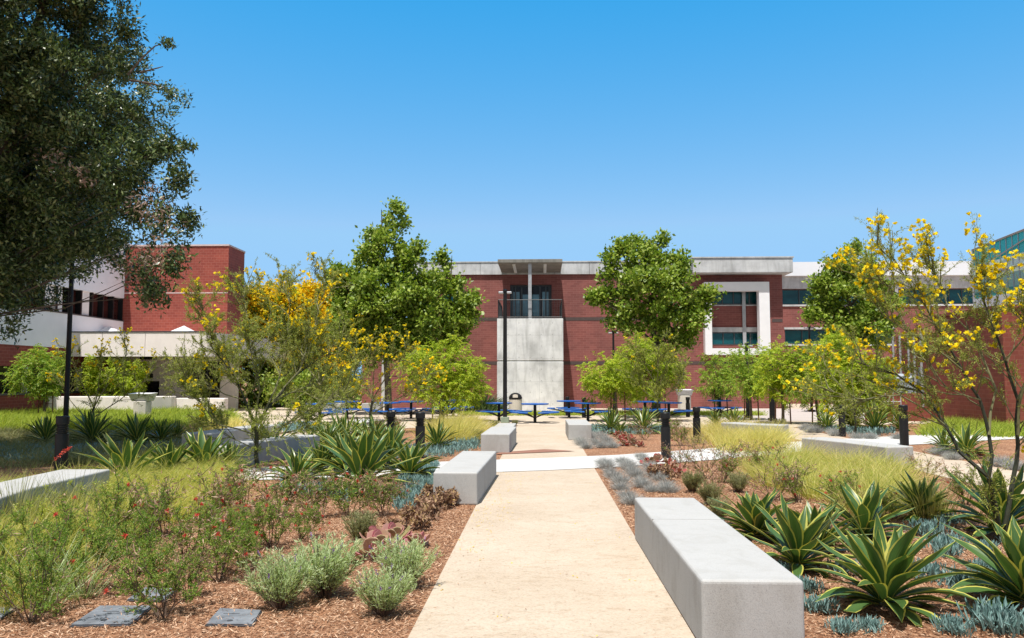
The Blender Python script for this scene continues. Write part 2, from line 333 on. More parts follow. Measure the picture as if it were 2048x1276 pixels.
M['dry'] = leafmat('dry_brown_leaves', [(0.20,0.11,0.07),(0.36,0.23,0.15),(0.54,0.38,0.28)], 0.25, 0.8, 0.1, (1,1,0.9))
M['red'] = leafmat('red_flower_threads', [(0.55,0.04,0.03),(0.72,0.11,0.07),(0.62,0.16,0.13)], 0.3, 0.6, 0.2, (1,0.8,0.8))
M['paddle'] = leafmat('red_paddle_leaves', [(0.36,0.05,0.045),(0.50,0.14,0.11),(0.30,0.28,0.15),(0.52,0.22,0.20)], 0.2, 0.4, 0.4, (1,0.9,0.8))
M['pinkpaddle'] = leafmat('pink_green_paddles', [(0.50,0.16,0.18),(0.58,0.28,0.26),(0.36,0.36,0.14)], 0.25, 0.4, 0.4, (1,0.9,0.8))
M['brownclump'] = leafmat('brown_rosette_leaves', [(0.13,0.065,0.04),(0.26,0.15,0.10),(0.42,0.28,0.18),(0.38,0.26,0.09)], 0.15, 0.7, 0.2, (1,1,0.9))
M['chips'] = leafmat('bark_chips', [(0.13,0.062,0.036),(0.32,0.165,0.09),(0.48,0.28,0.17),(0.66,0.48,0.34)], 0.0, 0.9, 0.1)
M['strap'] = leafmat('dark_strap_leaves', [(0.045,0.085,0.03),(0.08,0.13,0.05),(0.13,0.18,0.08)], 0.25, 0.5, 0.3)
# agave: yellow margins laid along the leaf edge by the leaf's own UV
m, n, b, o = newmat('variegated_agave'); uvn = node(n, 'UVMap'); s = node(n, 'SeparateXYZ'); n.links.new(uvn.outputs[0], s.inputs[0])
g = n.nodes.new('ShaderNodeNewGeometry')
edge = mth(n, 'MULTIPLY', mth(n, 'ABSOLUTE', mth(n, 'SUBTRACT', s.outputs[0], 0.5)), 2.0)
wob = noise(n, mapping(n, uvn.outputs[0], (14,1.5,1)), 1.0, 3)
green = ramp(n, wob, [(0.3,(0.035,0.085,0.020)),(0.55,(0.065,0.14,0.030)),(0.75,(0.13,0.21,0.05))])
green = mix(n, mth(n, 'MULTIPLY', g.outputs['Random Per Island'], 0.55), green, (0.085,0.15,0.055))
yel = mth(n, 'GREATER_THAN', mth(n, 'ADD', edge, mth(n, 'MULTIPLY', mth(n, 'SUBTRACT', wob, 0.5), 0.25)), 0.79)
c = mix(n, yel, green, (0.50,0.47,0.10))
n.links.new(c, b.inputs['Base Color']); b.inputs['Roughness'].default_value = 0.36; b.inputs['Specular IOR Level'].default_value = 0.5
t = n.nodes.new('ShaderNodeBsdfTranslucent'); n.links.new(mix(n, 1.0, c, (1.1,1.15,0.6), 'MULTIPLY'), t.inputs[0])
ms = n.nodes.new('ShaderNodeMixShader'); ms.inputs[0].default_value = 0.2
n.links.new(b.outputs[0], ms.inputs[1]); n.links.new(t.outputs[0], ms.inputs[2]); n.links.new(ms.outputs[0], o.inputs[0]); M['agave'] = m

# ------------------------------------------------------------------ foliage primitives (numpy)
def unit(a): return a/(np.linalg.norm(a, axis=-1, keepdims=True)+1e-9)
def rdir(n): return unit(rng.normal(size=(n,3)))
def leaves(P, D, L, W, twist=None):
    """one diamond per leaf; P base points, D directions"""
    n = len(P); L = np.broadcast_to(np.asarray(L, float).reshape(-1,1), (n,1)); W = np.broadcast_to(np.asarray(W, float).reshape(-1,1), (n,1))
    sd = unit(np.cross(D, twist if twist is not None else rdir(n)))
    a = P; c = P + D*L; mid = P + D*L*0.45
    return np.stack([a, mid + sd*W/2, c, mid - sd*W/2], 1)
def blades(P, D, L, W, bend, lean):
    """grass blades: two quads each, bending towards lean"""
    n = len(P); L = np.asarray(L, float).reshape(-1,1); W = np.asarray(W, float).reshape(-1,1)
    sd = unit(np.cross(D, rdir(n))); m = P + D*L*0.5; D2 = unit(D + lean*np.asarray(bend, float).reshape(-1,1)); t = m + D2*L*0.5
    q1 = np.stack([P - sd*W/2, P + sd*W/2, m + sd*W*0.42, m - sd*W*0.42], 1)
    q2 = np.stack([m - sd*W*0.42, m + sd*W*0.42, t + sd*W*0.06, t - sd*W*0.06], 1)
    return np.concatenate([q1, q2])
def in_poly(P, poly):
    x, y = P[:,0], P[:,1]; r = np.zeros(len(P), bool); k = len(poly)
    for i in range(k):
        x1,y1 = poly[i][:2]; x2,y2 = poly[(i+1)%k][:2]
        c = ((y1 > y) != (y2 > y)) & (x < (x2-x1)*(y-y1)/((y2-y1) or 1e-9)+x1); r ^= c
    return r
def scatter(poly, dens):
    a = np.array([p[:2] for p in poly]); lo, hi = a.min(0), a.max(0); n = int((hi-lo).prod()*dens)
    P = np.concatenate([lo + rng.random((n,2))*(hi-lo), np.zeros((n,1))], 1); return P[in_poly(P, poly)]
def px_poly(pts, z=0): return [G(x, y, z)[:2] for x, y in pts]
def clumps(blobs, spacing, fill=0.55):
    """clump centres filling the outer part of each blob (centre, radii)"""
    out = []
    for c, r in blobs:
        n = max(5, int(4.2*(np.mean(r)/spacing)**2.3)); d = rdir(n); k = (fill + (1-fill)*rng.random(n))[:,None]
        k = np.where(rng.random((n,1)) < 0.13, k*1.0 + 0.10 + 0.22*rng.random((n,1)), k)
        out.append(np.concatenate([c + d*r*k, d], 1))
    return np.concatenate(out)
def leaf_cloud(cl, nper, spread, L, W, droop=0.0, up=0.2, tilt=0.6):
    n = len(cl); P = np.repeat(cl[:,:3], nper, 0); O = np.repeat(cl[:,3:], nper, 0); k = len(P)
    P = P + rng.normal(size=(k,3))*spread
    D = unit(rdir(k) + O*0.5 + np.array([0,0,up-droop]))
    return leaves(P, D, L*(0.6+0.8*rng.random(k)), W*(0.6+0.8*rng.random(k)), np.array([-0.05,-0.55,0.72]) + rng.normal(size=(k,3))*tilt)
def blobs_px(lst, Y, ydepth=1.0, jit=0.35):
    o = []
    for x, y, r in lst:
        rr = r*Y/F; c = AY(x, y, Y + rng.normal()*rr*jit); o.append((c, np.array([rr, rr*ydepth, rr])))
    return o
def polyline(p, d, L, k=4, wob=0.18, rise=0.0):
    pts = [np.array(p, float)]; d = unit(np.array(d, float))
    for i in range(k):
        d = unit(d + rng.normal(size=3)*wob + np.array([0,0,rise])); pts.append(pts[-1] + d*L/k)
    return pts
def along(pts, t):
    k = len(pts)-1; s = min(max(t,0),0.999)*k; i = int(s); f = s-i
    return pts[i]*(1-f)+pts[i+1]*f, unit(pts[i+1]-pts[i])

# ------------------------------------------------------------------ ground, paths, plaza
def sheet(name, poly, z, mat, kind='structure'):
    mb = MB(); mb.add([(p[0],p[1],z) for p in poly], [tuple(range(len(poly)))])
    o = mb.build(name, mat)
    if o.data.polygons[0].normal.z < 0: o.data.flip_normals()
    return tag(o, kind=kind)
sheet('ground', [(-400,-60),(400,-60),(400,900),(-400,900)], 0, M['mulch'])
XL, XR = -0.905, 1.03
sheet('main_path', [(XL,-4),(XR,-4),(XR,33),(XL,33)], 0.006, M['dg'])
sheet('left_path', [(-8.8,3),(-6.85,3),(-6.75,14.5),(-6.2,19.5),(-6.4,32),(-8.3,32),(-8.0,20),(-8.5,14)], 0.006, M['dg'])
sheet('right_path', [(7.15,3),(8.95,3),(8.95,20),(9.0,32),(7.6,32),(7.15,18)], 0.006, M['dg'])
plz = [(-30,28.5),(-16,29.5),(-9,25.6),(-6.3,27.0),(-2,30.2),(2,30.2),(6,28.6),(9,29.2),(14,31.5),(40,31.5),(40,60),(-30,60)]
sheet('plaza', plz, 0.010, M['plaza'])
sheet('terrace_pavement', [(8.5,33.5),(34,33.5),(34,46.8),(4,46.8),(4,45.2)], 0.014, M['pave'])
cw = [(-14,9.9,1.0),(-9,12.6,1.05),(-5.4,14.65,1.08),(-2.5,15.6,1.1),(0.1,16.55,1.18),(1.7,17.3,1.18),(3.7,18.7,1.2),(6.4,20.9,1.25),(9.7,22.9,1.3),(14,25.4,1.4),(20,28.2,1.5)]
sheet('cross_walk', [(x,y-h) for x,y,h in cw] + [(x,y+h) for x,y,h in cw][::-1], 0.014, M['walk'])
sheet('paver_strip', [G(990,910)[:2], G(1000,906)[:2], G(1090,899.5)[:2], G(1150,903.5)[:2]], 0.019, M['pavers'])
kb = MB(); a, c_ = G(-40,864), G(62,857); kb.prism([a[:2], c_[:2], c_[:2]+[0,0.35], a[:2]+[0,0.35]], 0, 0.12)
tag(kb.build('pale_kerb', M['walk'], bevel=0.015), kind='structure')
kb = MB(); a, c_ = G(215,843), G(295,836); kb.prism([a[:2], c_[:2], c_[:2]+[0,0.4], a[:2]+[0,0.4]], 0, 0.12)
tag(kb.build('pale_kerb', M['walk'], bevel=0.015), kind='structure')

# ------------------------------------------------------------------ buildings
def wall_boxes(mb, x0, x1, z0, z1, y0, y1, holes):
    xs = sorted({x0, x1, *[h[0] for h in holes], *[h[1] for h in holes]}); zs = sorted({z0, z1, *[h[2] for h in holes], *[h[3] for h in holes]})
    for i in range(len(xs)-1):
        run = None
        for k in range(len(zs)-1):
            cx, cz = (xs[i]+xs[i+1])/2, (zs[k]+zs[k+1])/2
            solid = not any(h[0]<cx<h[1] and h[2]<cz<h[3] for h in holes)
            if solid: run = (run[0], zs[k+1]) if run else (zs[k], zs[k+1])
            if (not solid or k == len(zs)-2) and run:
                mb.box(xs[i], xs[i+1], y0, y1, run[0], run[1]); run = None
def window(parent, x0, x1, z0, z1, y, bars, mat='teal', fw=0.07, fmat='darkgrey', label=None, hb=()):
    """glass pane at y with its frame and vertical bars standing in front of it"""
    g = MB().box(x0, x1, y, y+0.04, z0, z1).build('window', M[mat], parent)
    fm = MB(); fm.box(x0,x1,y-0.06,y-0.004,z0,z0+fw); fm.box(x0,x1,y-0.06,y-0.004,z1-fw,z1)
    fm.box(x0,x0+fw,y-0.058,y-0.004,z0+fw,z1-fw); fm.box(x1-fw,x1,y-0.058,y-0.004,z0+fw,z1-fw)
    for t in bars:
        x = x0+(x1-x0)*t; fm.box(x-fw*0.4,x+fw*0.4,y-0.055,y-0.004,z0+fw,z1-fw)
    for t in hb:
        z = z0+(z1-z0)*t; fm.box(x0+fw,x1-fw,y-0.05,y-0.006,z-fw*0.35,z+fw*0.35)
    fm.build('window_frame', M[fmat], g)
    if label: g['label'] = label
    return g

YW, YT = 47.3, 43.0
b1 = tag(empty('brick_building', (0, YW, 0)), 'two storey maroon brick building with concrete parapet beyond the plaza', 'building')
def part(mb, name, mat, **k):
    o = mb.build(name, M[mat] if isinstance(mat, str) else mat, **k); o.parent = b1; o.location = (0, -YW, 0); return o
def bw(*a, **k):
    g = window(None, *a, **k); g.parent = b1; g.location = (0, -YW, 0); return g
xl, xr = XY(824, YW), XY(1569, YW)
ztop, zpar = ZY(525, YW), ZY(549, YW)
tx0, tx1 = XY(994, YT), XY(1127, YT); tz = ZY(637, YT)
dx0, dx1 = XY(1020, YW), XY(1104, YW); dz0, dz1 = ZY(634, YW)-0.1, ZY(569, YW)
fx0, fx1, fz0, fz1 = XY(1425, YW), XY(1523, YW), ZY(698, YW), ZY(582, YW)
lwx0, lwx1, lwz0, lwz1 = XY(884, YW), XY(926, YW), ZY(606, YW), ZY(566, YW)
wb = MB(); wall_boxes(wb, xl, xr, 0, zpar, YW, YW+0.5, [(dx0,dx1,dz0,dz1),(fx0,fx1,fz0,fz1),(lwx0,lwx1,lwz0,lwz1)])
part(wb, 'wall', 'brick')
part(MB().box(xr-0.5, xr, YW+0.5, 60, 0, zpar), 'side_wall', 'brick')
part(MB().box(xl, xl+0.5, YW+0.5, 60, 0, zpar), 'side_wall', 'brick')
part(MB().box(XY(724,YW), xl-0.01, YW+0.02, YW+9, 0, ZY(690,YW)), 'low_wing', 'brick')
part(MB().box(XY(764,YW), XY(774,YW), YW-0.12, YW+0.01, 0, ZY(720,YW)), 'pilaster', 'conc')
for py in (638, 726):
    z = ZY(py, YW); e = XY(1410 if py == 638 else 1569, YW)
    mb = MB().box(xl, tx0-0.01, YW-0.012, YW-0.002, z-0.1, z+0.1).box(tx1+0.01, e, YW-0.012, YW-0.002, z-0.1, z+0.1)
    part(mb, 'band_course', 'brick_dark')
zb = ZY(642, YW); part(MB().box(XY(1547,YW), xr-0.03, YW-0.012, YW-0.002, zb-0.1, zb+0.09), 'band_course', 'brick_dark')
jx = [XY(p, YW) for p in (824, 890, 960, 1036, 1110, 1180, 1260, 1330, 1388)]
pb = MB()
for a, c_ in zip(jx[:-1], jx[1:]): pb.box(a+0.01, c_-0.01, YW-0.13, YW+0.6, zpar, ztop)
part(pb, 'parapet', 'conc')
part(MB().box(jx[0]-0.05, jx[-1]+0.05, YW-0.17, YW+0.65, ztop, ztop+0.06), 'coping', 'conc')
YC = 46.3
part(MB().box(XY(1390,YC), XY(1592,YC), YC, YC+6, ZY(547,YC), ZY(518,YC)), 'cornice', 'conc', bevel=0.03)
part(MB().box(XY(1388,YC), XY(1594,YC), YC-0.05, YC+6.1, ZY(518,YC)+0.002, ZY(515.5,YC)), 'coping', 'conc')
part(MB().box(xl+0.5, xr-0.5, YW+0.5, 60, zpar-0.3, zpar), 'roof', 'conc')
# balcony tower
zg = ZY(722, YT)
tb = MB().box(tx0, tx1, YT, YW-0.02, 0, zg-0.03).box(tx0, tx1, YT, YW-0.02, zg+0.03, tz).box(tx0+0.05, tx1-0.05, YT+0.05, YW-0.03, zg-0.03, zg+0.03)
part(tb, 'balcony_tower', 'tower', bevel=0.02)
cz0, cz1 = ZY(525, YT), ZY(518, YT)
part(MB().box(XY(995,YT), XY(1126,YT), YT, YW+1, cz0, cz1), 'entrance_canopy', 'conc_canopy', bevel=0.015)
cxm = XY(1060, YT); part(MB().box(cxm-0.09, cxm+0.09, YT+0.25, YT+0.43, tz, cz0), 'column', 'steel')
for px in (1027, 1091):
    for k in range(5):
        y = YT+0.6+k*0.75; x = XY(px, YT)
        part(MB().lathe([(0.07,-0.10),(0.085,-0.09),(0.085,0.0)], 10, (x, y, cz0)), 'soffit_lamp', 'white')
rl = MB()
for (x0,y0,x1,y1) in ((tx0+0.06,YT+0.06,tx1-0.06,YT+0.06),(tx0+0.06,YT+0.06,tx0+0.06,YW-0.1),(tx1-0.06,YT+0.06,tx1-0.06,YW-0.1)):
    for z in (0.08, 1.02): rl.tube([(x0,y0,tz+z),(x1,y1,tz+z)], 0.022, 6)
    L = math.hypot(x1-x0,y1-y0); kk = int(L/0.13)
    for i in range(kk+1):
        t = i/kk; big = i % 9 == 0 or i == kk; rl.tube([(x0+(x1-x0)*t,y0+(y1-y0)*t,tz),(x0+(x1-x0)*t,y0+(y1-y0)*t,tz+1.02)], 0.022 if big else 0.007, 4)
part(rl, 'railing', 'darkgrey')
yd = YW+0.3
bw(dx0, dx1, dz0, dz1, yd, (0.06,0.13,0.28,0.5,0.72,0.86,0.94), mat='dark', fw=0.09, label='dark framed balcony doorway under the concrete canopy')
for a, c_ in ((0.035,0.225),(0.30,0.475),(0.525,0.70),(0.775,0.955)):
    top = dz0+(dz1-dz0)*(0.80 if a in (0.035,0.775) else 0.72)
    g = MB().box(dx0+(dx1-dx0)*a, dx0+(dx1-dx0)*c_, yd-0.03, yd-0.008, dz0+0.18, top); part(g, 'door' if 0.2<a<0.6 else 'side_light', 'doorglass')
# teal window behind the tree
bw(lwx0, lwx1, lwz0, lwz1, YW+0.22, (0.5,))
# white square window surround
YS = YW-0.55
o0, o1, oz0, oz1 = XY(1412,YS), XY(1543,YS), ZY(710,YS), ZY(565.5,YS); q0, q1, qz0, qz1 = XY(1426,YS), XY(1522,YS), ZY(697,YS), ZY(583,YS)
sb = MB(); wall_boxes(sb, o0, o1, oz0, oz1, YS, YW-0.004, [(q0,q1,qz0,qz1)]); part(sb, 'window_surround', 'white')
yb = YW+0.45
zA, zB, zC, zD = ZY(611,yb), ZY(659,yb), ZY(663,yb), ZY(691,yb)
part(MB().box(fx0,fx1,yb,yb+0.3,zB+0.1,zA-0.06).box(fx0,fx1,yb,yb+0.3,fz0,zD), 'window_spandrel', 'brick')
part(MB().box(fx0,fx1,yb-0.08,yb+0.25,zC-0.06,zB+0.1), 'window_sill', 'conc')
part(MB().box(fx0,fx1,yb-0.05,yb+0.25,zA-0.06,zA), 'window_sill', 'conc')
xm = XY(1490, yb)
bw(fx0, fx1, zA, fz1, yb+0.05, (0.27,0.5,0.83)); bw(fx0, fx1, zD, zC-0.06, yb+0.05, (0.27,0.5,0.83))
part(MB().box(xm-0.1, xm+0.1, yb-0.12, yb-0.085, fz0, fz1), 'mullion', 'steel')
# recessed wing to the east
YR = 56.0
b2 = tag(empty('long_wing', (0, YR, 0)), 'long building with white metal roof edge and teal ribbon windows behind the trees', 'building')
def part2(mb, name, mat, **k):
    o = mb.build(name, M[mat], **k); o.parent = b2; o.location = (0,-YR,0); return o
x0, x1 = XY(1500,YR), XY(2150,YR)
zr1, zr0, zc0, zw0 = ZY(529,YR), ZY(556,YR), ZY(580,YR), ZY(611,YR)
part2(MB().box(x0,x1,YR-0.6,YR+6,zr0,zr1), 'roof', 'whiteroof'); part2(MB().box(x0,x1,YR-0.15,YR+5,zc0,zr0-0.002), 'fascia', 'conc')
h = [(XY(1567,YR),XY(1792,YR),zw0,zc0-0.01),(XY(1803,YR),XY(1960,YR),zw0,zc0-0.01),(XY(1572,YR),XY(1790,YR),ZY(689,YR),ZY(660,YR))]
mb = MB(); wall_boxes(mb, x0, x1, 0, zc0-0.004, YR, YR+0.5, h); part2(mb, 'wall', 'brick')
for k, hh in enumerate(h):
    g = window(None, hh[0], hh[1], hh[2], hh[3], YR+0.25, [i/6 for i in range(1,6)]); g.parent = b2; g.location = (0,-YR,0)
    part2(MB().box(hh[0]-0.05,hh[1]+0.05,YR-0.08,YR-0.003,hh[2]-0.12,hh[2]), 'window_sill', 'conc')
    if k == 2: part2(MB().box(hh[0]-0.05,hh[1]+0.05,YR-0.08,YR-0.003,hh[3],hh[3]+0.14), 'lintel', 'conc')
part2(MB().box(XY(1793,YR),XY(1802,YR),YR-0.05,YR-0.003,zw0-0.1,zc0), 'pilaster', 'white')

# glass pavilion at the right edge
XG = 19.0
def gx(px): return float(AX(px, 757, XG)[1])
b3 = tag(empty('glass_pavilion', (XG, gx(1957), 0)), 'tall green glass curtain wall pavilion with sloping roof edge', 'building')
def part3(mb, name, mat, **k):
    o = mb.build(name, M[mat], **k); o.parent = b3; o.location = (-XG,-gx(1957),0); return o
ya, yb_ = gx(1957), 26.0
za, zbt = float(AX(1957,497,XG)[2]), float(AX(2048,461,XG)[2]); yq = gx(2048)
def ztopg(y): return za + (zbt-za)*(y-ya)/(yq-ya)
zg0 = float(AX(1957,598,XG)[2]); zb0 = float(AX(1957,618,XG)[2])
part3(MB().add([(XG,ya,zg0),(XG,yb_,zg0),(XG,yb_,ztopg(yb_)),(XG,ya,za),(XG+0.05,ya,zg0),(XG+0.05,yb_,zg0),(XG+0.05,yb_,ztopg(yb_)),(XG+0.05,ya,za)],
      [(0,1,2,3),(7,6,5,4),(0,3,7,4),(1,5,6,2),(3,2,6,7),(0,4,5,1)]), 'curtain_wall', 'seaglass')
y = ya
while y > yb_:
    part3(MB().box(XG-0.022, XG-0.003, y-0.02, y+0.02, zg0, ztopg(y)), 'mullion', 'steel'); y -= 0.42
mb = MB().tube([(XG-0.03,ya,za),(XG-0.03,yb_,ztopg(yb_))], 0.055, 4); part3(mb, 'roof_edge', 'steel')
mb = MB().tube([(XG-0.06,ya,zg0+1.2),(XG-0.06,yb_,zg0+3.2)], 0.035, 4); part3(mb, 'stair_rail', 'steel')
mb = MB().tube([(XG-0.06,ya,za-1.15),(XG-0.06,yb_,za-1.15)], 0.045, 4); part3(mb, 'transom', 'steel')
mb = MB(); y = ya
while y > yb_: mb.box(XG-0.06, XG+0.3, y-0.22, y-0.005, 3.0, zg0); y -= 0.225
part3(mb, 'panel_wall', 'whiteroof')
part3(MB().box(XG+0.06, XG+9, ya, ya+0.3, 0, za), 'end_wall', 'white')
part3(MB().box(XG+0.01, XG+0.3, yb_, ya, 0, 2.99), 'base_wall', 'brick_rust')
# low red brick block in front of it
YB = 28.0
b4 = tag(empty('brick_block', (16.3, YB, 0)), 'low rust red brick block at the edge with pale vertical pipes', 'building')
def part4(mb, name, mat, **k):
    o = mb.build(name, M[mat], **k); o.parent = b4; o.location = (-16.3,-YB,0); return o
xb = XY(2009, YB); zt = ZY(618, YB)
part4(MB().box(xb, xb+2.4, YB, YB+4.7, 0, zt), 'wall', 'brick_rust'); part4(MB().box(xb-0.06, xb+2.5, YB-0.06, YB+4.76, zt, zt+0.1), 'coping', 'brick_rust')
part4(MB().box(xb+0.02, xb+2.3, YB+4.71, YB+8.3, 0, 3.6), 'low_wall', 'brick_rust')
for px in (1808, 1825, 1845, 1858, 1873):
    Yp = 28 + (2009-px)/204*8.1; xx = xb-0.25; part4(MB().tube([(xx,Yp,0.6),(xx,Yp,3.6)], 0.05, 8), 'pipe', 'steel')
for px, y0 in ((1845, 735), (1862, 733)):
    Yp = 34; p = AY(px, 757, Yp); part4(MB().lathe([(0.17,0.7),(0.17,ZY(y0,Yp)-0.05),(0.12,ZY(y0,Yp))], 12, (p[0],Yp,0)), 'tank', 'bluebox')
pw = tag(MB().box(XY(1735,33.4), XY(1900,33.4), 33.4, 33.8, 0, ZY(786,33.4)).build('planter_wall', M['brick_rust']), 'low rust red brick wall in front of grey utility cabinets', 'wall')
ub = empty('utility_cabinet', (XY(1812,34.6),34.6,0)); tag(ub, 'blue grey utility cabinet with sloped top behind the low brick wall', 'cabinet')
MB().prism([(-0.5,-0.3),(0.5,-0.3),(0.5,0.3),(-0.5,0.3)],0,1.75).build('body', M['bluebox'], ub, bevel=0.02)
MB().add([(-0.52,-0.32,1.755),(0.52,-0.32,1.755),(0.52,0.32,1.755),(-0.52,0.32,1.755),(-0.35,0.1,1.95),(0.35,0.1,1.95)],[(0,1,5,4),(1,2,5),(2,3,4,5),(3,0,4),(3,2,1,0)]).build('lid', M['bluebox'], ub)
MB().tube([(0.30,-0.32,0.9),(0.30,-0.34,1.1)],0.015,5).build('handle', M['steel'], ub)
def rail(px0, px1, Y, py, label):
    e = tag(empty('handrail', (XY(px0,Y),Y,0)), label, 'railing'); L = XY(px1,Y)-XY(px0,Y); z = ZY(py,Y)
    for k in range(4): MB().tube([(L*k/3,0,0),(L*k/3,0,z)],0.025,6).build('post', M['steel'], e)
    for zz, rr in ((z,0.028),(z*0.55,0.02)): MB().tube([(0,0,zz),(L,0,zz)],rr,6).build('rail', M['steel'], e)
rail(1755, 1800, 33.0, 770, 'short pale metal handrail by the low rust red brick wall')

# west building: long wing, stair tower, entrance canopy
XWG = -24.0
def wy(px): return float(AX(px, 757, XWG)[1])
def wz(px, py): return float(AX(px, py, XWG)[2])
b5 = tag(empty('campus_building', (XWG, 40, 0)), 'red brick and white banded building with a curved concrete entrance canopy', 'building')
def part5(mb, name, mat, **k):
    o = mb.build(name, M[mat] if isinstance(mat,str) else mat, **k); o.parent = b5; o.location = (-XWG,-40,0); return o
y0w, y1w = 14.0, 46.5
z1, z2, z3, z4 = wz(113,695), wz(224,638), wz(224,592), 9.6
part5(MB().box(XWG-0.5,XWG,y0w,y1w,z1,z2), 'white_band', 'white'); part5(MB().box(XWG-0.5,XWG,y0w,y1w,z3,z4), 'white_band', 'white')
part5(MB().box(XWG-0.55,XWG-0.35,y0w,y1w,z2+0.001,z3), 'window', 'brownglass')
y = y1w-0.4
while y > y0w: part5(MB().box(XWG-0.34,XWG-0.05,y-0.06,y+0.06,z2,z3), 'mullion', 'black'); y -= 1.05
for p0, p1, dz in ((160,176,0.001),(108,122,0.001),(84,104,0.2)):
    part5(MB().box(XWG-0.34,XWG-0.1,wy(p0),wy(p1),z2+dz,z3-0.001), 'window_blind', 'cream')
part5(MB().box(XWG-0.5,XWG+0.05,y0w,y1w,z2-0.06,z2), 'window_sill', 'darkgrey')
yc = 43.79
zl1, zl0 = wz(60,785), wz(60,733)
part5(MB().box(XWG-0.5,XWG-0.03,y0w,yc,zl0,z1-0.002).box(XWG-0.5,XWG-0.03,y0w,yc,0,zl1), 'wall', 'brick_red')
part5(MB().box(XWG-0.5,XWG-0.3,y0w,yc,zl1,zl0), 'window', 'dark')
y = yc-0.5
while y > y0w: part5(MB().box(XWG-0.29,XWG-0.06,y-0.05,y+0.05,zl1,zl0), 'mullion', 'cream'); y -= 2.2
part5(MB().box(XWG-0.5,XWG+0.03,y0w,yc,zl1-0.1,zl1-0.002), 'window_sill', 'darkgrey')
# stair tower
YS2 = 45.0; sx0, sx1 = XY(234,YS2), XY(451,YS2); zt2 = ZY(488,YS2)
sx2, ys2 = XY(483, 47.6), 47.6
part5(MB().prism([(sx0,YS2),(sx1,YS2),(sx2,ys2),(sx2-4.0,56),(sx0,56)],0,zt2), 'stair_tower', 'brick_red')
part5(MB().prism([(sx0-0.45,YS2+0.9),(sx0-0.01,YS2+0.01),(sx0-0.01,50),(sx0-0.45,50)],0,ZY(500,YS2)), 'tower_splay', 'brick_red')
part5(MB().prism([(sx0-0.05,YS2-0.05),(sx1+0.03,YS2-0.05),(sx2+0.06,ys2-0.03),(sx2-3.95,56),(sx0-0.05,56)],zt2,zt2+0.09), 'coping', 'coping')
zlc = ZY(583,YS2); part5(MB().box(sx0,sx1-0.005,YS2-0.012,YS2-0.002,zlc-0.03,zlc+0.03), 'band_course', 'coping')
# canopy fascia, curved at its east end
Yf = 39.8; cxa, cxb = XY(113,Yf), XY(405,Yf); zf1, zf0 = ZY(663,Yf), ZY(712,Yf)
arc = [(cxb,Yf)]; ex = XY(540, 47.0)
for k in range(1, 11):
    a = k/10*math.pi/2; arc.append((cxb+(ex-cxb)*math.sin(a), Yf+6.8*(1-math.cos(a))))
outer = [(cxa,Yf)] + arc
seg = [cxa + (cxb-cxa)*t for t in (0, 0.305, 0.60, 0.87)]
fm = MB()
for i in range(4):
    a = seg[i]+0.012; c_ = (seg[i+1]-0.012) if i < 3 else cxb; fm.box(a, c_, Yf, Yf+0.3, zf0, zf1)
inner = [(x-0.02,y+0.3) for x,y in arc]
fm.prism(arc[1:] + inner[1:][::-1], zf0, zf1); fm.prism([arc[0],arc[1],inner[1],(cxb,Yf+0.3)], zf0, zf1)
part5(fm, 'canopy_fascia', 'cream')
part5(MB().prism([(cxa+0.02,Yf+0.31),(cxb,Yf+0.31)]+[(x-0.05,y+0.31) for x,y in arc[1:]]+[(ex-0.05,55),(cxa+0.02,55)], zf0+0.1, zf1-0.12), 'canopy_roof', 'cream')
part5(MB().box(cxa,cxb,Yf-0.03,Yf+0.33,zf1,zf1+0.06), 'canopy_coping', 'darkgrey')
for px in (215, 365):
    x = XY(px, 43); part5(MB().add([(x-1.0,42,zf1-0.1),(x+1.0,42,zf1-0.1),(x+1.0,44,zf1-0.1),(x-1.0,44,zf1-0.1),(x,43,zf1+0.55)],[(0,1,4),(1,2,4),(2,3,4),(3,0,4)]), 'skylight', 'whiteroof')
# walls under the canopy
Yr = 43.8
rh = [(XY(284,Yr),XY(319,Yr),ZY(794,Yr),ZY(762,Yr)), (XY(381,Yr),XY(440,Yr),0.0,ZY(722,Yr)), (XY(150,Yr),XY(262,Yr),ZY(790,Yr),ZY(722,Yr))]
mb = MB(); wall_boxes(mb, XWG, ex-0.8, 0, zf0+0.08, Yr, Yr+0.4, rh); part5(mb, 'porch_wall', 'cream')
for k, hh in enumerate(rh):
    g = window(None, hh[0],hh[1],hh[2],hh[3], Yr+0.28, (0.5,) if k else (), mat='dark'); g.parent = b5; g.location = (-XWG,-40,0); g.name = 'entrance_door' if k == 1 else 'window'
for px in (167, 295): 
    x = XY(px, 41.5); part5(MB().box(x-0.35,x+0.35,41.3,41.7,zf0-0.12,zf0+0.09), 'soffit_lamp', 'black')
part5(MB().box(XY(296,Yr),XY(306,Yr),Yr-0.2,Yr-0.002,ZY(757,Yr),ZY(747,Yr)), 'wall_lamp', 'black')
# low concrete wall before the canopy
Yl = 37.5
lw = MB().prism([(XY(70,Yl+1.5),Yl+2.2),(XY(99,Yl),Yl),(XY(300,Yl),Yl),(XY(325,Yl),Yl+1.0),(XY(325,Yl),Yl+1.5),(XY(99,Yl)+0.5,Yl+0.6)],0,ZY(794,Yl)).build('low_wall', M['cream'], bevel=0.03)
tag(lw, 'long low cream concrete wall before the curved entrance canopy', 'wall')
lw = MB().box(XY(352,39),XY(450,39),39,39.5,0,ZY(797,39)).build('low_wall', M['cream'], bevel=0.03); tag(lw, 'short low concrete wall beside the dark entrance doorway', 'wall')

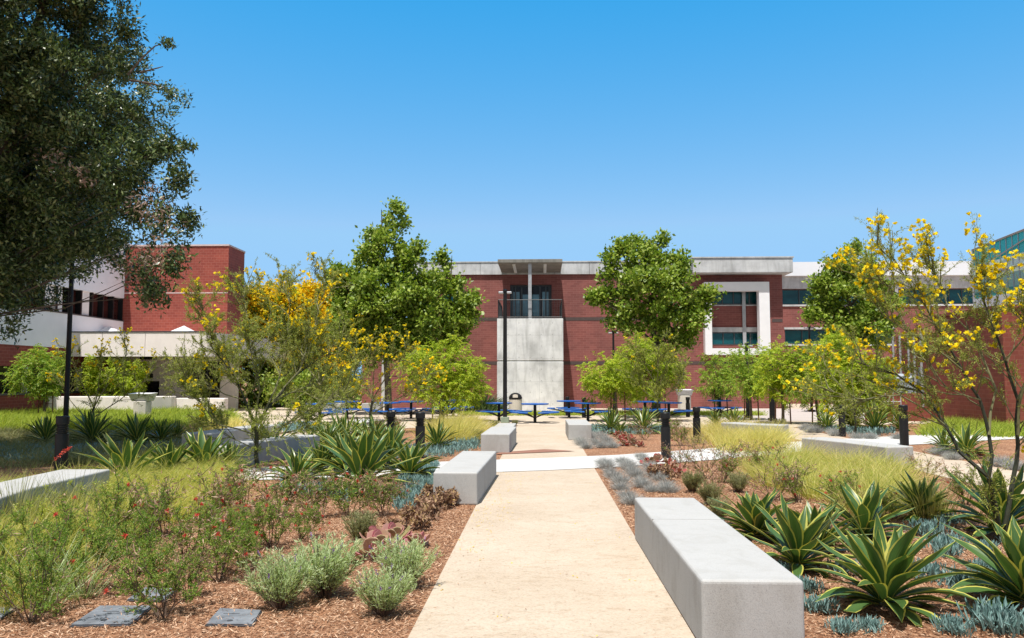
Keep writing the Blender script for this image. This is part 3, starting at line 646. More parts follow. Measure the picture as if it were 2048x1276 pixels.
# ------------------------------------------------------------------ street furniture
def bench(pts, width, label, z=0.45, bevel=0.025, joint=None):
    """concrete block seat along a centre line"""
    P = [np.array(p, float) for p in pts]; c = sum(P)/len(P); l, r = [], []
    for i, p in enumerate(P):
        d = unit(P[min(i+1,len(P)-1)] - P[max(i-1,0)]); nrm = np.array([-d[1], d[0]]); l.append(p+nrm*width/2-c); r.append(p-nrm*width/2-c)
    mb = MB()
    if joint:
        mb.prism(l + r[::-1], 0, z); f = lambda A, t: A[0]*(1-t)+A[1]*t
    else: mb.prism(l + r[::-1], 0, z)
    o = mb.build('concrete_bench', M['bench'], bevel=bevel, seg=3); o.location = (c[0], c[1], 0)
    if joint:
        A, B_ = f(l, joint), f(r, joint); j = MB().box(-width/2-0.0015, width/2+0.0015, A[1]-0.0025, A[1]+0.0025, 0, z+0.0015).build('joint', M['jointgrey'], o); j.location = ((A[0]+B_[0])/2, 0, 0)
    return tag(o, label, 'bench', 'concrete block benches')
bench([(1.36,5.33),(1.345,8.95)], 0.66, 'long concrete bench block edging the path beside the large variegated agaves', joint=0.62)
bench([(-1.20,11.2),(-1.12,14.5)], 0.62, 'concrete bench block beside the brown withered rosettes, where path meets white walk', joint=None)
bench([(-1.09,18.9),(-1.02,21.8)], 0.68, 'concrete bench block just beyond the white walk, before the black lamp post base')
bench([(1.09,22.9),(1.09,25.7)], 0.66, 'concrete bench block at the plaza edge behind the rows of grey fescue')
bench([(-1.15,24.2),(-1.12,26.2)], 0.6, 'low concrete block half hidden behind another bench near the lamp post base', z=0.3)
bench([(-6.15,8.0),(-6.45,9.5),(-6.55,11.4)], 0.7, 'long concrete bench in front of the shaded bed under the dark evergreen')
bench([(-8.15,18.7),(-8.05,20.5),(-7.75,22.6)], 0.68, 'concrete bench with a shaded long side behind the sparse yellow tree, square end showing')
bench([(-6.35,15.3),(-6.0,16.9),(-5.4,18.5)], 0.66, 'curved concrete bench directly behind the trunk of the sparse yellow tree')
bench([(-5.7,23.7),(-5.45,25.7)], 0.85, 'small concrete bench on the pale plaza beyond the row of agaves')
bench([(5.55,24.2),(6.1,23.4),(6.85,22.9)], 0.62, 'concrete bench curving behind tan grass beside the staked lime trees')
bench([(6.0,18.1),(6.5,16.9),(6.85,15.7)], 0.62, 'curved concrete bench behind the tall wispy grass next to a bollard')
for px, py, lab in ((668,822,'pale concrete cube block standing between blue tables on the plaza'),(745,822,'low pale concrete block behind the blue tables')):
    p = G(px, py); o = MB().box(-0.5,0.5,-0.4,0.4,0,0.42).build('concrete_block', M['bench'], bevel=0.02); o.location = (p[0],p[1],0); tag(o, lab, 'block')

# bollards
def make_bollard():
    e = empty('bollard')
    MB().lathe([(0.105,0),(0.105,0.70)], 24).build('post', M['black'], e, smooth=False)
    pr = []; z = 0.70
    for k in range(5): pr += [(0.078,z+0.002),(0.078,z+0.020),(0.103,z+0.0205),(0.107,z+0.034),(0.103,z+0.0345)]; z += 0.036
    MB().lathe(pr, 24).build('louvre_head', M['black'], e)
    MB().lathe([(0.107,z),(0.108,z+0.11),(0.095,z+0.125),(0.02,z+0.128)], 24).build('cap', M['black'], e)
    return e
bol = make_bollard(); firstb = True
for px, py, sc, lab in ((121,950,1.06,'black bollard in the deep shade before the black lamp post'),
    (781,908,0.98,'black bollard rising behind the big variegated agave'),(840,916,1.0,'black bollard at the white walk beside an agave'),
    (1332,917,1.0,'black bollard on the white walk above the red paddle plants'),(1394,886,0.97,'black bollard behind dry twiggy shrubs beyond the white walk'),
    (1135,832,0.9,'black bollard beside the concrete tower shadow on the plaza'),(1168,836,0.9,'black bollard standing before a blue table near the concrete bench'),
    (1376,834,0.9,'black bollard beside the whitish planter bin by the brick wall'),(1439,832,0.9,'black bollard hiding the pedestal of a lone blue table'),
    (1809,891,1.05,'dark bollard under yellow blossom at the end of the curved bench'),(1685,873,0.95,'dark bollard among the grey fescue, agaves behind it'),
    (1934,845,0.95,'dark bollard seen through the yellow flowering branches near the rust red block')):
    o = bol if firstb else dup(bol); firstb = False
    p = G(px, py); o.location = (p[0], p[1], 0); o.scale = (sc,sc,sc); o.rotation_euler.z = random.random()*6; tag(o, lab, 'bollard', 'black louvred bollards')

def lamp(px, py, top, label, width=0.085, head=True, box=False):
    p = G(px, py); hgt = ZY(top, p[1]); e = empty('lamp_post', (p[0],p[1],0)); tag(e, label, 'lamp post', 'black lamp posts')
    MB().tube([(0,0,0.12),(0,0,hgt)], [width, width*0.85], 12).build('pole', M['black'], e)
    MB().box(-0.16,0.16,-0.16,0.16,0,0.24 if box else 0.12).build('base', M['sagebase'] if box else M['black'], e, bevel=0.02)
    if head:
        for s in (-1,1):
            MB().box(s*0.07,s*0.26,-0.10,0.10,hgt-0.10,hgt-0.02).build('lamp_head', M['steel'], e, bevel=0.02)
        MB().lathe([(0.09,hgt-0.02),(0.09,hgt+0.06),(0.02,hgt+0.08)],12).build('cap', M['black'], e)
M['sagebase'] = plain('sage_green_base', (0.22,0.27,0.20), 0.8)
lamp(1010, 846, 582, 'tall black lamp post with twin heads before the concrete tower', box=True)
lamp(130, 874, 500, 'tall black lamp post rising into the dark evergreen crown', 0.075)
lamp(1228, 824, 664, 'slim black lamp post half hidden behind the lime trees left of centre brick', 0.06)
lamp(1545, 842, 700, 'thick dark post standing among the staked lime trees on the plaza', 0.12, head=False)
lamp(1496, 836, 690, 'dark lamp post with square base box behind a staked lime tree', 0.085, head=True)
lamp(1623, 824, 655, 'slim black lamp post before the teal windows beside the round dark tree', 0.06)

# picnic tables
def make_table():
    e = empty('picnic_table')
    MB().lathe([(0.04,0.715),(0.52,0.722),(0.55,0.735),(0.55,0.765),(0.53,0.772),(0.02,0.774)], 32).build('table_top', M['blue'], e)
    pd = MB().lathe([(0.20,0.0),(0.20,0.02),(0.062,0.03),(0.058,0.70),(0.16,0.71),(0.16,0.718)], 14)
    pd.build('pedestal', M['black'], e)
    for k in range(4):
        a = k*math.pi/2+0.5; ca, sa = math.cos(a), math.sin(a)
        MB().tube([(0.06*ca,0.06*sa,0.22),(0.5*ca,0.5*sa,0.36),(0.82*ca,0.82*sa,0.40)], 0.025, 6).build('arm', M['black'], e)
        n = 9; ring = [(0.98*math.cos(a+t), 0.98*math.sin(a+t)) for t in np.linspace(-0.58,0.58,n)] + [(0.70*math.cos(a+t), 0.70*math.sin(a+t)) for t in np.linspace(0.5,-0.5,n)]
        MB().prism(ring, 0.405, 0.45).build('seat', M['blue'], e, bevel=0.012)
    return e
tab = make_table(); first = True
for px, py, rz, lab in ((1070,846,0.2,'round blue picnic table centred before the concrete tower'),(998,843,0.6,'round blue picnic table just behind the lamp post'),
    (1138,836,1.1,'round blue picnic table at the corner of the concrete tower, behind a bollard'),(1176,843,0.3,'round blue picnic table behind the concrete bench and agave'),
    (1290,838,0.8,'round blue picnic table half hidden under the lime tree beside brick'),(1338,842,0.1,'round blue picnic table behind the agaves below the wispy olive tree'),
    (1440,834,0.5,'lone round blue picnic table before staked lime trees, beyond the tan grass'),(886,840,0.9,'round blue picnic table under the lime crown beside the yellow blossom'),
    (906,833,0.2,'round blue picnic table farthest back under the leafy lime crown'),(640,846,0.4,'round blue picnic table on open plaza behind the curved bench'),
    (694,838,1.3,'round blue picnic table next to the pale concrete cube block'),(775,842,0.7,'round blue picnic table seen through the twigs above the louvred bollards'),
    (822,838,0.0,'round blue picnic table behind the yellow blossoms, near the taller bollard')):
    o = tab if first else dup(tab); first = False
    p = G(px, py); o.location = (p[0],p[1],0); o.rotation_euler.z = rz; tag(o, lab, 'picnic table', 'blue picnic tables on the plaza')

def bin_(px, py, label, kind):
    p = G(px, py); e = tag(empty('litter_bin', (p[0],p[1],0)), label, 'litter bin')
    if kind == 'dome':
        MB().lathe([(0.30,0),(0.31,0.02),(0.31,0.74),(0.29,0.76)], 24).build('body', M['beige'], e)
        pr = [(0.325,0.77)] + [(0.32*math.cos(t),0.80+0.27*math.sin(t)) for t in np.linspace(0,1.45,8)]
        MB().lathe(pr, 24).build('dome_lid', M['black'], e, smooth=True)
        MB().add([(-0.12,-0.335,0.84),(0.12,-0.335,0.84),(0.12,-0.325,0.97),(-0.12,-0.325,0.97),(0,-0.32,1.0)],[(0,1,2,4,3)]).build('opening', M['beige'], e)
    else:
        MB().lathe([(0.34,0),(0.36,0.02),(0.36,0.80),(0.33,0.82)], 8).build('body', M['beige'], e)
        MB().add([(-0.36,-0.2,0.82),(0.36,-0.2,0.82),(0.36,0.2,0.82),(-0.36,0.2,0.82),(-0.46,-0.36,1.12),(0.46,-0.36,1.12),(0.46,0.36,1.16),(-0.46,0.36,1.16),(-0.3,-0.16,0.9),(0.3,-0.16,0.9),(0.3,0.16,0.9),(-0.3,0.16,0.9)],
                 [(0,1,5,4),(1,2,6,5),(2,3,7,6),(3,0,4,7),(4,5,9,8),(5,6,10,9),(6,7,11,10),(7,4,8,11),(8,9,10,11),(3,2,1,0)]).build('hood', M['steel'], e)
bin_(1031, 830, 'beige round litter bin with black domed lid before the concrete tower', 'dome')
bin_(284, 842, 'concrete litter bin with flared grey metal hood before the cream wall', 'hood')
bin_(1369, 821, 'beige litter bin with pale flared hood against the maroon brick wall', 'hood')

# utility lids set in the mulch
def lid(corners, label):
    P = np.array([G(*c)[:2] for c in corners]); c = P.mean(0); e = tag(empty('utility_hatch', (c[0],c[1],0)), label, 'utility hatch', 'utility hatches in the mulch')
    Q = P-c; MB().prism([tuple(q*1.05) for q in Q], 0.0, 0.014).build('rim', M['lidrim'], e, bevel=0.005)
    MB().prism([tuple(q) for q in Q], 0.0145, 0.024).build('cover', M['lid'], e, bevel=0.004)
    a, b_ = Q[0]*0.55+Q[1]*0.45, Q[1]*0.5+Q[0]*0.5; k = a*0.72
    MB().lathe([(0.022,0.0245),(0.022,0.0255)],12,(k[0]*0.9,k[1]*0.9,0)).build('key_hole', M['lidrim'], e)
    MB().prism([tuple(Q.mean(0)+Q[3]*0.25+d) for d in (np.array([-.06,.0]),np.array([.06,.0]),np.array([.06,.008]),np.array([-.06,.008]))],0.0245,0.0255).build('cast_mark', M['lidrim'], e)
lid([(142,1255),(262,1253),(302,1217),(200,1217)], 'blue grey utility hatch, widest one, flat in mulch between red flowered shrubs')
lid([(412,1253),(505,1254),(522,1226),(440,1222)], 'blue grey utility hatch in mulch beside the grey green lavender')
lid([(-70,1250),(-5,1246),(32,1220),(-40,1218)], 'blue grey utility hatch cut by the picture edge')
lid([(255,1203),(330,1205),(355,1182),(290,1180)], 'blue grey utility hatch half hidden behind a red flowered shrub')

# ------------------------------------------------------------------ trees
def trunk_to(mb, base, blobs, r0, n=5, lr=1.0):
    """a tapering trunk with limbs running to the crown's blobs"""
    base = np.array([base[0], base[1], 0.0]); cs = [np.array(c) for c, r in blobs]
    top = sum(cs)/len(cs); hi = max(c[2] for c in cs); low = min(c[2] for c in cs)
    t1 = np.array([base[0]*0.6+top[0]*0.4, base[1]*0.6+top[1]*0.4, low]); t2 = np.array([top[0], top[1], hi])
    mb.tube([base, base*0.55+t1*0.45+rng.normal(size=3)*r0*0.4, t1, t1*0.5+t2*0.5, t2], [r0*1.25, r0, r0*0.8, r0*0.5, r0*0.12], 9)
    for c in cs:
        s = t1*(1-0.6*rng.random()) + t2*0 if False else t1 + (t2-t1)*max(0.0, min(0.8, (c[2]-t1[2])/(t2[2]-t1[2]+1e-6)-0.25))
        mid = s*0.45+c*0.55+rng.normal(size=3)*0.15; mb.tube([s, mid, c], [r0*0.38*lr, r0*0.22*lr, r0*0.07*lr], n)
def crown_tree(name, label, cat, base, blobs, leafm, sp, nper, spread, L, W, r0, bark='bark', group=None, droop=0.0, up=0.3, extra=None, bn=5, fill=0.55, lr=1.0, tilt=0.6):
    e = tag(empty(name, (base[0], base[1], 0)), label, cat, group)
    def p(mb, nm, mat):
        o = mb.build(nm, M[mat], e); o.location = (-base[0], -base[1], 0); return o
    tm = MB(); trunk_to(tm, base, blobs, r0, bn, lr); p(tm, 'trunk', bark)
    cl = clumps(blobs, sp, fill); p(MB().quads(leaf_cloud(cl, nper, spread, L, W, droop, up, tilt)), 'crown', leafm)
    if extra: extra(p, cl)
    return e

# big dark evergreen over the west bed
Yt = 16.8
ev = [(60,40,140),(170,60,95),(20,200,150),(150,190,115),(228,120,42),(240,205,55),(80,330,150),(205,320,105),(285,305,50),(340,292,20),(60,430,130),(200,425,105),(300,400,52),
      (325,470,48),(358,520,34),(20,530,80),(140,500,66),(265,555,52),(305,592,26),(20,640,42),(250,60,18),(355,360,14),(375,440,10),(-100,300,200),(-100,100,180),(-110,500,150),(60,-100,170),(-60,-120,160),(180,-60,90)]
base = AY(-190, 757, 17.0)
deep = [(np.array([x,y,z]), np.array([q,q,q*0.9])) for x,y,z,q in ((-10.3,11.3,10.6,2.1),(-12.5,12.5,10.5,2.3),(-10.4,12.6,11.2,1.8),(-13.5,14.5,8.0,2.4),(-13.0,20.5,6.6,2.3),(-12.6,20.5,8.8,2.6),(-13.6,19.0,5.2,2.2),(-14.5,16.5,5.0,2.2),(-14.0,20.0,9.5,2.0),(-14.8,22.5,7,2.6))]
def evx(p, cl):
    q = []
    tw = MB()
    for pts in ([(255,150),(282,118),(310,92),(328,86)], [(258,160),(290,165),(318,182)], [(280,145),(300,140),(326,133)], [(285,165),(308,168),(330,176),(338,185)]):
        W_ = [AY(x, y, 16.4) for x, y in pts]; tw.tube(W_, np.linspace(0.028,0.008,len(pts)), 5)
    p(tw, 'branch', 'bark')
    for x, y, r, n in ((331,86,12,90),(343,88,7,45),(342,190,13,110),(322,176,6,30),(372,293,12,110),(388,293,6,50),(360,325,8,50),(352,345,7,40)):
        rr = r*16.4/F; c = AY(x, y, 16.4); P = c + rng.normal(size=(n,3))*rr*0.55; p(MB().quads(leaves(P, unit(rdir(n)+[0,0,0.2]), 0.10*(0.6+0.8*rng.random(n)), 0.04)), 'leaf_spray', 'evergreen')
    cd = clumps(blobs_px([(300,405,34),(322,440,22),(305,500,30),(105,320,24),(262,520,26),(170,350,12)], 15.6, 1, 0.05), 0.20, 0.75)
    p(MB().quads(leaf_cloud(cd, 12, 0.10, 0.11, 0.03, 0.6)), 'dead_leaves', 'deadleaf')
crown_tree('evergreen_tree', 'huge dark evergreen tree overhanging the white banded building, trunk out of view', 'tree', base, blobs_px(ev, Yt, 0.95) + deep, 'evergreen', 0.42, 120, 0.125, 0.115, 0.044, 0.36, extra=evx, fill=0.5, lr=0.16, tilt=0.9)

# broadleaf trees before the brick building
def gum(lst, Y, bx, label, r0=0.16):
    b_ = AY(bx, 757, Y)
    crown_tree('broadleaf_tree', label, 'tree', b_, blobs_px(lst, Y, 1.0, 0.3), 'gum', 0.44, 76, 0.17, 0.18, 0.13, r0, group='broadleaf trees in front of the brick building', fill=0.5)
gum([(790,420,11),(790,448,24),(768,500,42),(818,520,34),(728,530,30),(700,560,28),(760,585,62),(838,590,34),(690,610,36),(725,655,48),(800,645,55),(684,545,20),(845,645,40),(745,470,16),(835,500,14),(672,590,14),(862,560,16),(664,560,8),(705,645,44),(765,655,56),(835,600,42),(680,640,26),(745,600,50),(800,560,40),(740,700,30),(790,697,34),(835,690,28),(700,690,26)], 38.5, 778, 'tallest bright green pyramid shaped tree in front of the brick wall')
gum([(882,512,9),(884,540,18),(880,590,34),(925,605,26),(902,640,40),(868,670,36),(940,632,16),(900,680,26),(950,602,9),(915,570,14),(862,620,24),(930,668,16)], 40.5, 893, 'smaller green tree with pointed top overlapping the left side of maroon wall', 0.12)
gum([(1263,480,14),(1317,488,16),(1278,520,34),(1330,540,40),(1238,562,34),(1203,600,15),(1296,590,56),(1366,572,28),(1386,625,32),(1345,645,42),(1268,640,36),(1223,632,20),(1378,682,20),(1408,600,15),(1330,688,24),(1190,594,7),(1225,520,16),(1368,525,14),(1240,500,10),(1295,500,12),(1418,588,7)], 37.5, 1312, 'round topped green tree covering the brick wall beside the white square window')
gum([(1712,502,12),(1690,538,32),(1732,545,30),(1660,572,30),(1700,600,54),(1640,622,26),(1755,600,36),(1690,660,40),(1617,632,12),(1738,655,36),(1670,530,14),(1640,560,12),(1775,640,20),(1765,570,14)], 41.0, 1702, 'dark green tree in front of the teal ribbon windows')

# yellow blooming tree mass beyond the stair tower
def amber(p, cl):
    top = cl[(cl[:,5] > -0.25)]; p(MB().quads(leaf_cloud(top + np.array([0,-0.4,0.25,0,0,0]), 80, 0.30, 0.20, 0.17, 0, 0.5)), 'blossom', 'amber')
for lst, bx, lab, Y in (([(512,622,36),(556,614,38),(495,660,40),(545,665,50),(515,720,50),(590,630,34)], 540, 'amber blooming tree right beside the red brick stair tower', 52.0),
                ([(625,612,36),(660,625,38),(600,650,46),(650,680,54),(610,730,56),(665,740,40),(590,624,32),(690,660,34)], 628, 'amber blooming tree tucked behind the tall pyramid shaped tree', 53.0)):
    crown_tree('blossom_tree', lab, 'tree', AY(bx,757,Y), blobs_px(lst, Y), 'featherdark', 0.5, 60, 0.30, 0.28, 0.15, 0.18, extra=amber)

# lime feather-leaved young trees tied to stakes
def fronds(cl, n, L):
    k = len(cl); P0 = np.repeat(cl[:,:3], n, 0); O = np.repeat(cl[:,3:], n, 0); m_ = len(P0)
    P0 = P0 + rng.normal(size=(m_,3))*0.10; D = unit(rdir(m_)*0.8 + O*0.7 + np.array([0,0,-0.15]))
    out = []
    for t in np.linspace(0.15, 1, 6):
        Dt = unit(D + np.array([0,0,-0.9])*t*t); P = P0 + D*L*t + np.array([0,0,-0.22])*L*t*t
        for s in (-1, 1):
            sd = unit(np.cross(D, np.array([0,0,1.0]))+rng.normal(size=(m_,3))*0.25)*s
            out.append(leaves(P, unit(sd*0.9 + Dt*0.6 + np.array([0,0,-0.25])), L*0.34*(0.8+0.4*rng.random(m_)), L*0.12, np.array([0,-0.5,0.75])+rng.normal(size=(m_,3))*0.5))
    return np.concatenate(out)
def lime(lst, px, py, label, mat='feather', stakes=True, flowers=0, n=9, L=0.30):
    b_ = G(px, py); Y = b_[1]; e = tag(empty('feather_leaf_tree', (b_[0], Y, 0)), label, 'tree', 'young feather leaved trees tied to stakes')
    bl = blobs_px(lst, Y, 1.0, 0.25)
    def p(mb, nm, mt):
        o = mb.build(nm, M[mt], e); o.location = (-b_[0], -Y, 0); return o
    tm = MB(); trunk_to(tm, b_, bl, 0.055); p(tm, 'trunk', 'bark'); cl = clumps(bl, 0.26, 0.45)
    p(MB().quads(fronds(cl, n, L)), 'crown', mat)
    if flowers:
        f = cl[rng.random(len(cl)) < flowers]; p(MB().quads(leaf_cloud(f, 9, 0.09, 0.055, 0.05)), 'blossom', 'yellow')
    if stakes:
        zt_ = min(c[2]-r[2]*0.5 for c, r in bl)+0.2
        for dx, dy in ((-0.30,-0.05),(0.30,0.0)):
            p(MB().tube([(b_[0]+dx,Y+dy,0),(b_[0]+dx*0.9,Y+dy,zt_)],0.028,6), 'stake', 'stake')
        p(MB().tube([(b_[0]-0.28,Y-0.03,zt_*0.55),(b_[0]+0.28,Y,zt_*0.55)],0.012,5), 'tie', 'stake')
    return e
lime([(850,728,38),(900,722,42),(943,745,28),(880,768,42),(930,778,34),(822,745,26),(955,770,16),(845,775,20)], 880, 843, 'lime green feather leaved tree with wide crown left of the tower, behind tan grass')
lime([(1198,752,32),(1238,742,36),(1188,778,20),(1262,772,26),(1225,775,24)], 1236, 843, 'lime green staked tree standing nearest to the concrete tower, behind the agave')
lime([(1280,708,36),(1318,722,36),(1250,742,36),(1345,750,24),(1300,760,36),(1265,775,20)], 1318, 836, 'taller lime green tree right behind the wispy olive tree', flowers=0.06)
lime([(1430,735,26),(1416,765,18),(1450,765,22),(1434,778,14)], 1442, 834, 'smallest round lime tree under the white square window', mat='featherdark')
lime([(1495,722,32),(1478,760,22),(1512,762,24),(1500,775,16)], 1503, 841, 'staked lime tree rising before the lower edge of white window frame', mat='featherdark')
lime([(1560,728,40),(1543,772,26),(1585,745,30),(1560,792,14)], 1566, 848, 'staked lime tree wrapped around the thick dark post', mat='feather')
lime([(1622,730,36),(1600,765,26),(1640,770,28),(1612,785,16)], 1640, 849, 'staked lime tree with three bare brown stakes in open view', mat='featherdark')
lime([(1672,700,32),(1662,745,36),(1705,720,40),(1745,745,40),(1705,785,45),(1645,700,18),(1760,790,28),(1660,800,24)], 1712, 858, 'lime tree mixed with yellow blossom behind grey fescue and agaves', flowers=0.25, stakes=False)
lime([(70,738,36),(95,718,26),(42,755,22),(95,765,26),(112,742,18),(80,782,18)], 91, 840, 'dark green staked tree with yellow tips before the red brick and white band', mat='featherdark', flowers=0.12)
lime([(215,735,38),(255,745,34),(180,760,26),(235,775,30),(275,760,20)], 222, 826, 'lime tree with yellow blossom before the low cream wall', flowers=0.35)

# sparse yellow-flowering desert trees, green bark
def desert_tree(limbs, Y, label, px_base, dens=1.0, flower=1.0, leafn=26, tw=0.0035, r0=0.05, seg=0.42, jit=0.5, fsize=0.026, group='sparse yellow flowering trees', leafsize=0.035, lm='olive', bias=0):
    bx = AY(px_base[0], px_base[1], Y); e = tag(empty('desert_tree', (bx[0], Y, 0)), label, 'tree', group)
    def p(mb, nm, mt):
        o = mb.build(nm, M[mt], e); o.location = (-bx[0], -Y, 0); return o
    tm, bm, wm = MB(), MB(), MB(); LV, FL = [], []
    allp = []
    def limb(pts, ra, rb):
        W_ = []; dy = 0; sl = rng.normal()*jit
        for i, (x, y) in enumerate(pts): W_.append(AY(x, y, Y + sl*i/len(pts)))
        if abs(pts[0][0]-px_base[0]) < 6 and abs(pts[0][1]-px_base[1]) < 8: W_[0][2] = -0.02
        X = []
        for a, b_ in zip(W_[:-1], W_[1:]):
            X += [a, a*0.5+b_*0.5+rng.normal(size=3)*0.025*np.linalg.norm(b_-a)]
        X.append(W_[-1]); return X, np.linspace(ra, rb, len(X))
    for pts, ra, rb in limbs:
        X, rr = limb(pts, ra*r0, rb*r0); (tm if ra > 0.5 else bm).tube(X, rr, 7)
        allp.append((X, rr[-1], len(pts)))
    l1 = []
    for X, re, k in allp:
        Lx = sum(np.linalg.norm(b_-a) for a, b_ in zip(X[:-1], X[1:]))
        for _ in range(int(Lx*4.2*dens)+2):
            t = 0.22+0.78*rng.random()**0.8; c, d = along(X, t)
            dd = unit(d*0.9 + rdir(1)[0]*0.9 + np.array([0,0,0.25])); L = seg*(0.7+0.9*rng.random())*(1.25-0.5*t)
            q = polyline(c, dd, L, 4, 0.20, 0.06); bm.tube(q, np.linspace(0.010,0.0045,5)*(r0/0.05)**0.5, 4, False); l1.append((q, t))
    zmx = max(q[-1][2] for q, t in l1)
    for q, t in l1:
        for _ in range(rng.integers(3, 6)):
            s = 0.2+0.8*rng.random(); c, d = along(q, s); dd = unit(d + rdir(1)[0]*0.85 + np.array([0,0,0.1])); L = seg*0.55*(0.5+rng.random())
            z = polyline(c, dd, L, 3, 0.22, 0.03); wm.tube(z, np.linspace(tw*1.3, tw*0.6, 4), 3, False)
            n = int(leafn*(0.5+rng.random())); tt = rng.random(n); Z = np.array(z); seg_i = np.minimum((tt*3).astype(int), 2); f = (tt*3-seg_i)[:,None]
            P = Z[seg_i]*(1-f)+Z[seg_i+1]*f + rng.normal(size=(n,3))*0.012
            LV.append(leaves(P, unit(rdir(n)+dd*0.8), leafsize*(0.5+rng.random(n)), leafsize*0.26, np.array([0,-0.2,0.8])+rng.normal(size=(n,3))*0.5))
            u = rng.random()
            hgt = np.clip((Z[-1][2]-0.5)/(zmx-0.5), 0, 1)
            if u < 0.20*flower*(0.25+1.1*t)*(0.25+1.5*hgt**1.5):
                k = rng.integers(2, 6); C = Z[-1] + rng.normal(size=(k,3))*0.035
                C = np.concatenate([C, Z[2][None]]); 
                for pc in C:
                    m_ = 6; D = unit(rdir(m_)*0.9 + rdir(1)); FL.append(leaves(np.repeat(pc[None],m_,0), D, fsize*(0.7+0.6*rng.random(m_)), fsize*0.85))
    p(tm, 'trunk', 'greenbark'); p(bm, 'branches', 'greenbark' if bias else 'twig'); p(wm, 'twigs', 'twig')
    p(MB().quads(np.concatenate(LV)), 'leaflets', lm)
    if FL: p(MB().quads(np.concatenate(FL)), 'blossom', 'yellow')
    return e
desert_tree([([(2002,1088),(1990,1015),(1978,955)],1.0,0.8),([(1978,955),(1920,905),(1890,850),(1850,790),(1795,750),(1715,725)],0.7,0.12),
    ([(1978,955),(1978,870),(1960,800),(1925,740),(1890,680),(1850,610),(1805,545),(1755,490)],0.65,0.08),([(2002,1088),(2026,960),(2036,890),(2036,800),(2010,720),(1980,640),(1962,575),(1952,530)],0.85,0.08),
    ([(2036,870),(2052,760),(2064,660),(2048,590)],0.5,0.1),([(1978,870),(1992,780),(1960,700),(1900,625),(1872,560),(1855,515)],0.5,0.08),
    ([(1925,740),(1860,690),(1780,640),(1735,570)],0.35,0.08),([(1890,850),(1800,790),(1720,800),(1650,780)],0.35,0.08),([(2036,800),(2090,700),(2110,600)],0.5,0.1),([(1850,600),(1790,585),(1740,545)],0.25,0.06),
    ([(2010,720),(2070,640),(2090,540)],0.3,0.1),([(1960,800),(1880,770),(1830,700)],0.3,0.06)],
    8.9, 'large sparse tree with yellow blossom and dark green forked trunk among agaves', (2002,1088), 2.1, 1.05, 46, 0.0026, 0.033, 0.40, 0.5, 0.042, leafsize=0.034)
desert_tree([([(515,938),(513,885),(512,850)],1.0,0.75),([(512,850),(490,800),(470,755),(440,715),(420,690)],0.6,0.08),([(512,850),(545,805),(580,760),(635,720),(680,695)],0.6,0.1),([(513,870),(440,850),(405,810),(380,770),(360,730)],0.35,0.08),
    ([(512,850),(520,780),(505,720),(497,670)],0.5,0.06),([(530,820),(560,750),(572,700),(575,660)],0.45,0.06),([(545,805),(600,740),(615,690),(630,650)],0.4,0.06),([(512,880),(570,850),(640,805),(690,780)],0.35,0.08),
    ([(490,800),(425,775),(385,745)],0.3,0.08),([(513,900),(450,870),(415,840)],0.25,0.06),([(545,805),(620,770),(680,750)],0.3,0.06),([(520,780),(460,740),(450,690)],0.3,0.06),([(560,750),(535,700),(540,650)],0.25,0.06),
    ([(512,880),(570,865),(620,850)],0.25,0.06),([(440,715),(412,660),(400,610)],0.10,0.05),([(575,660),(580,600),(560,560)],0.10,0.05),([(630,650),(645,590),(652,560)],0.10,0.05),([(497,670),(490,610),(492,570)],0.10,0.05)],
    15.6, 'broad sparse tree with olive twigs and yellow tips growing by the curved bench', (515,938), 2.7, 0.62, 44, 0.004, 0.046, 0.48, 1.1, 0.05, leafsize=0.050)
desert_tree([([(180,862),(178,840),(188,815)],0.9,0.6),([(188,815),(170,780),(150,740),(140,715)],0.4,0.08),([(188,815),(215,770),(245,730),(255,700)],0.4,0.08),([(180,840),(240,800),(290,760),(302,735)],0.35,0.08),([(178,840),(140,800),(130,770)],0.3,0.08),([(188,815),(198,760),(205,715)],0.35,0.08)],
    26.7, 'small sparse yellow flowering tree behind agaves before the low cream wall', (180,862), 1.0, 1.0, 26, 0.006, 0.06, 0.62, 0.8, 0.06, leafsize=0.07)
desert_tree([([(742,864),(740,830),(745,800)],0.9,0.6),([(745,800),(725,760),(705,720),(695,690)],0.4,0.08),([(745,800),(775,750),(800,720),(815,690)],0.4,0.08),([(740,830),(790,800),(840,770),(858,745)],0.35,0.08),([(745,800),(748,740),(740,690)],0.4,0.08),([(740,830),(700,800),(680,780)],0.3,0.08),([(775,750),(820,760),(850,790)],0.3,0.06)],
    26.2, 'sparse tree thick with yellow blossom directly behind the louvred bollards', (742,864), 1.05, 1.7, 24, 0.006, 0.06, 0.62, 0.8, 0.062, leafsize=0.07)
desert_tree([([(640,832),(638,800),(640,770)],0.9,0.6),([(640,770),(610,730),(590,690),(580,660)],0.4,0.08),([(640,770),(670,720),(690,680),(705,650)],0.4,0.08),([(638,800),(600,780),(570,750)],0.35,0.08),([(638,800),(680,780),(710,750)],0.35,0.08),([(640,770),(640,710),(632,650)],0.4,0.08)],
    36.5, 'olive twiggy yellow flowering tree beyond the blue tables under amber blossom', (640,832), 1.5, 0.7, 40, 0.008, 0.08, 0.95, 1.2, 0.08, leafsize=0.11)
desert_tree([([(1316,838),(1315,800),(1312,770)],0.8,0.5),([(1312,770),(1290,730),(1275,700)],0.35,0.08),([(1312,770),(1335,730),(1350,700)],0.35,0.08),([(1315,800),(1345,780),(1368,750)],0.35,0.08),([(1315,800),(1280,775),(1255,750)],0.3,0.08),([(1312,770),(1316,720),(1318,690)],0.35,0.08)],
    32.5, 'wispy olive tree with few flowers in front of the taller lime tree', (1316,838), 1.3, 0.12, 40, 0.007, 0.06, 0.7, 0.8, 0.06, leafsize=0.09)
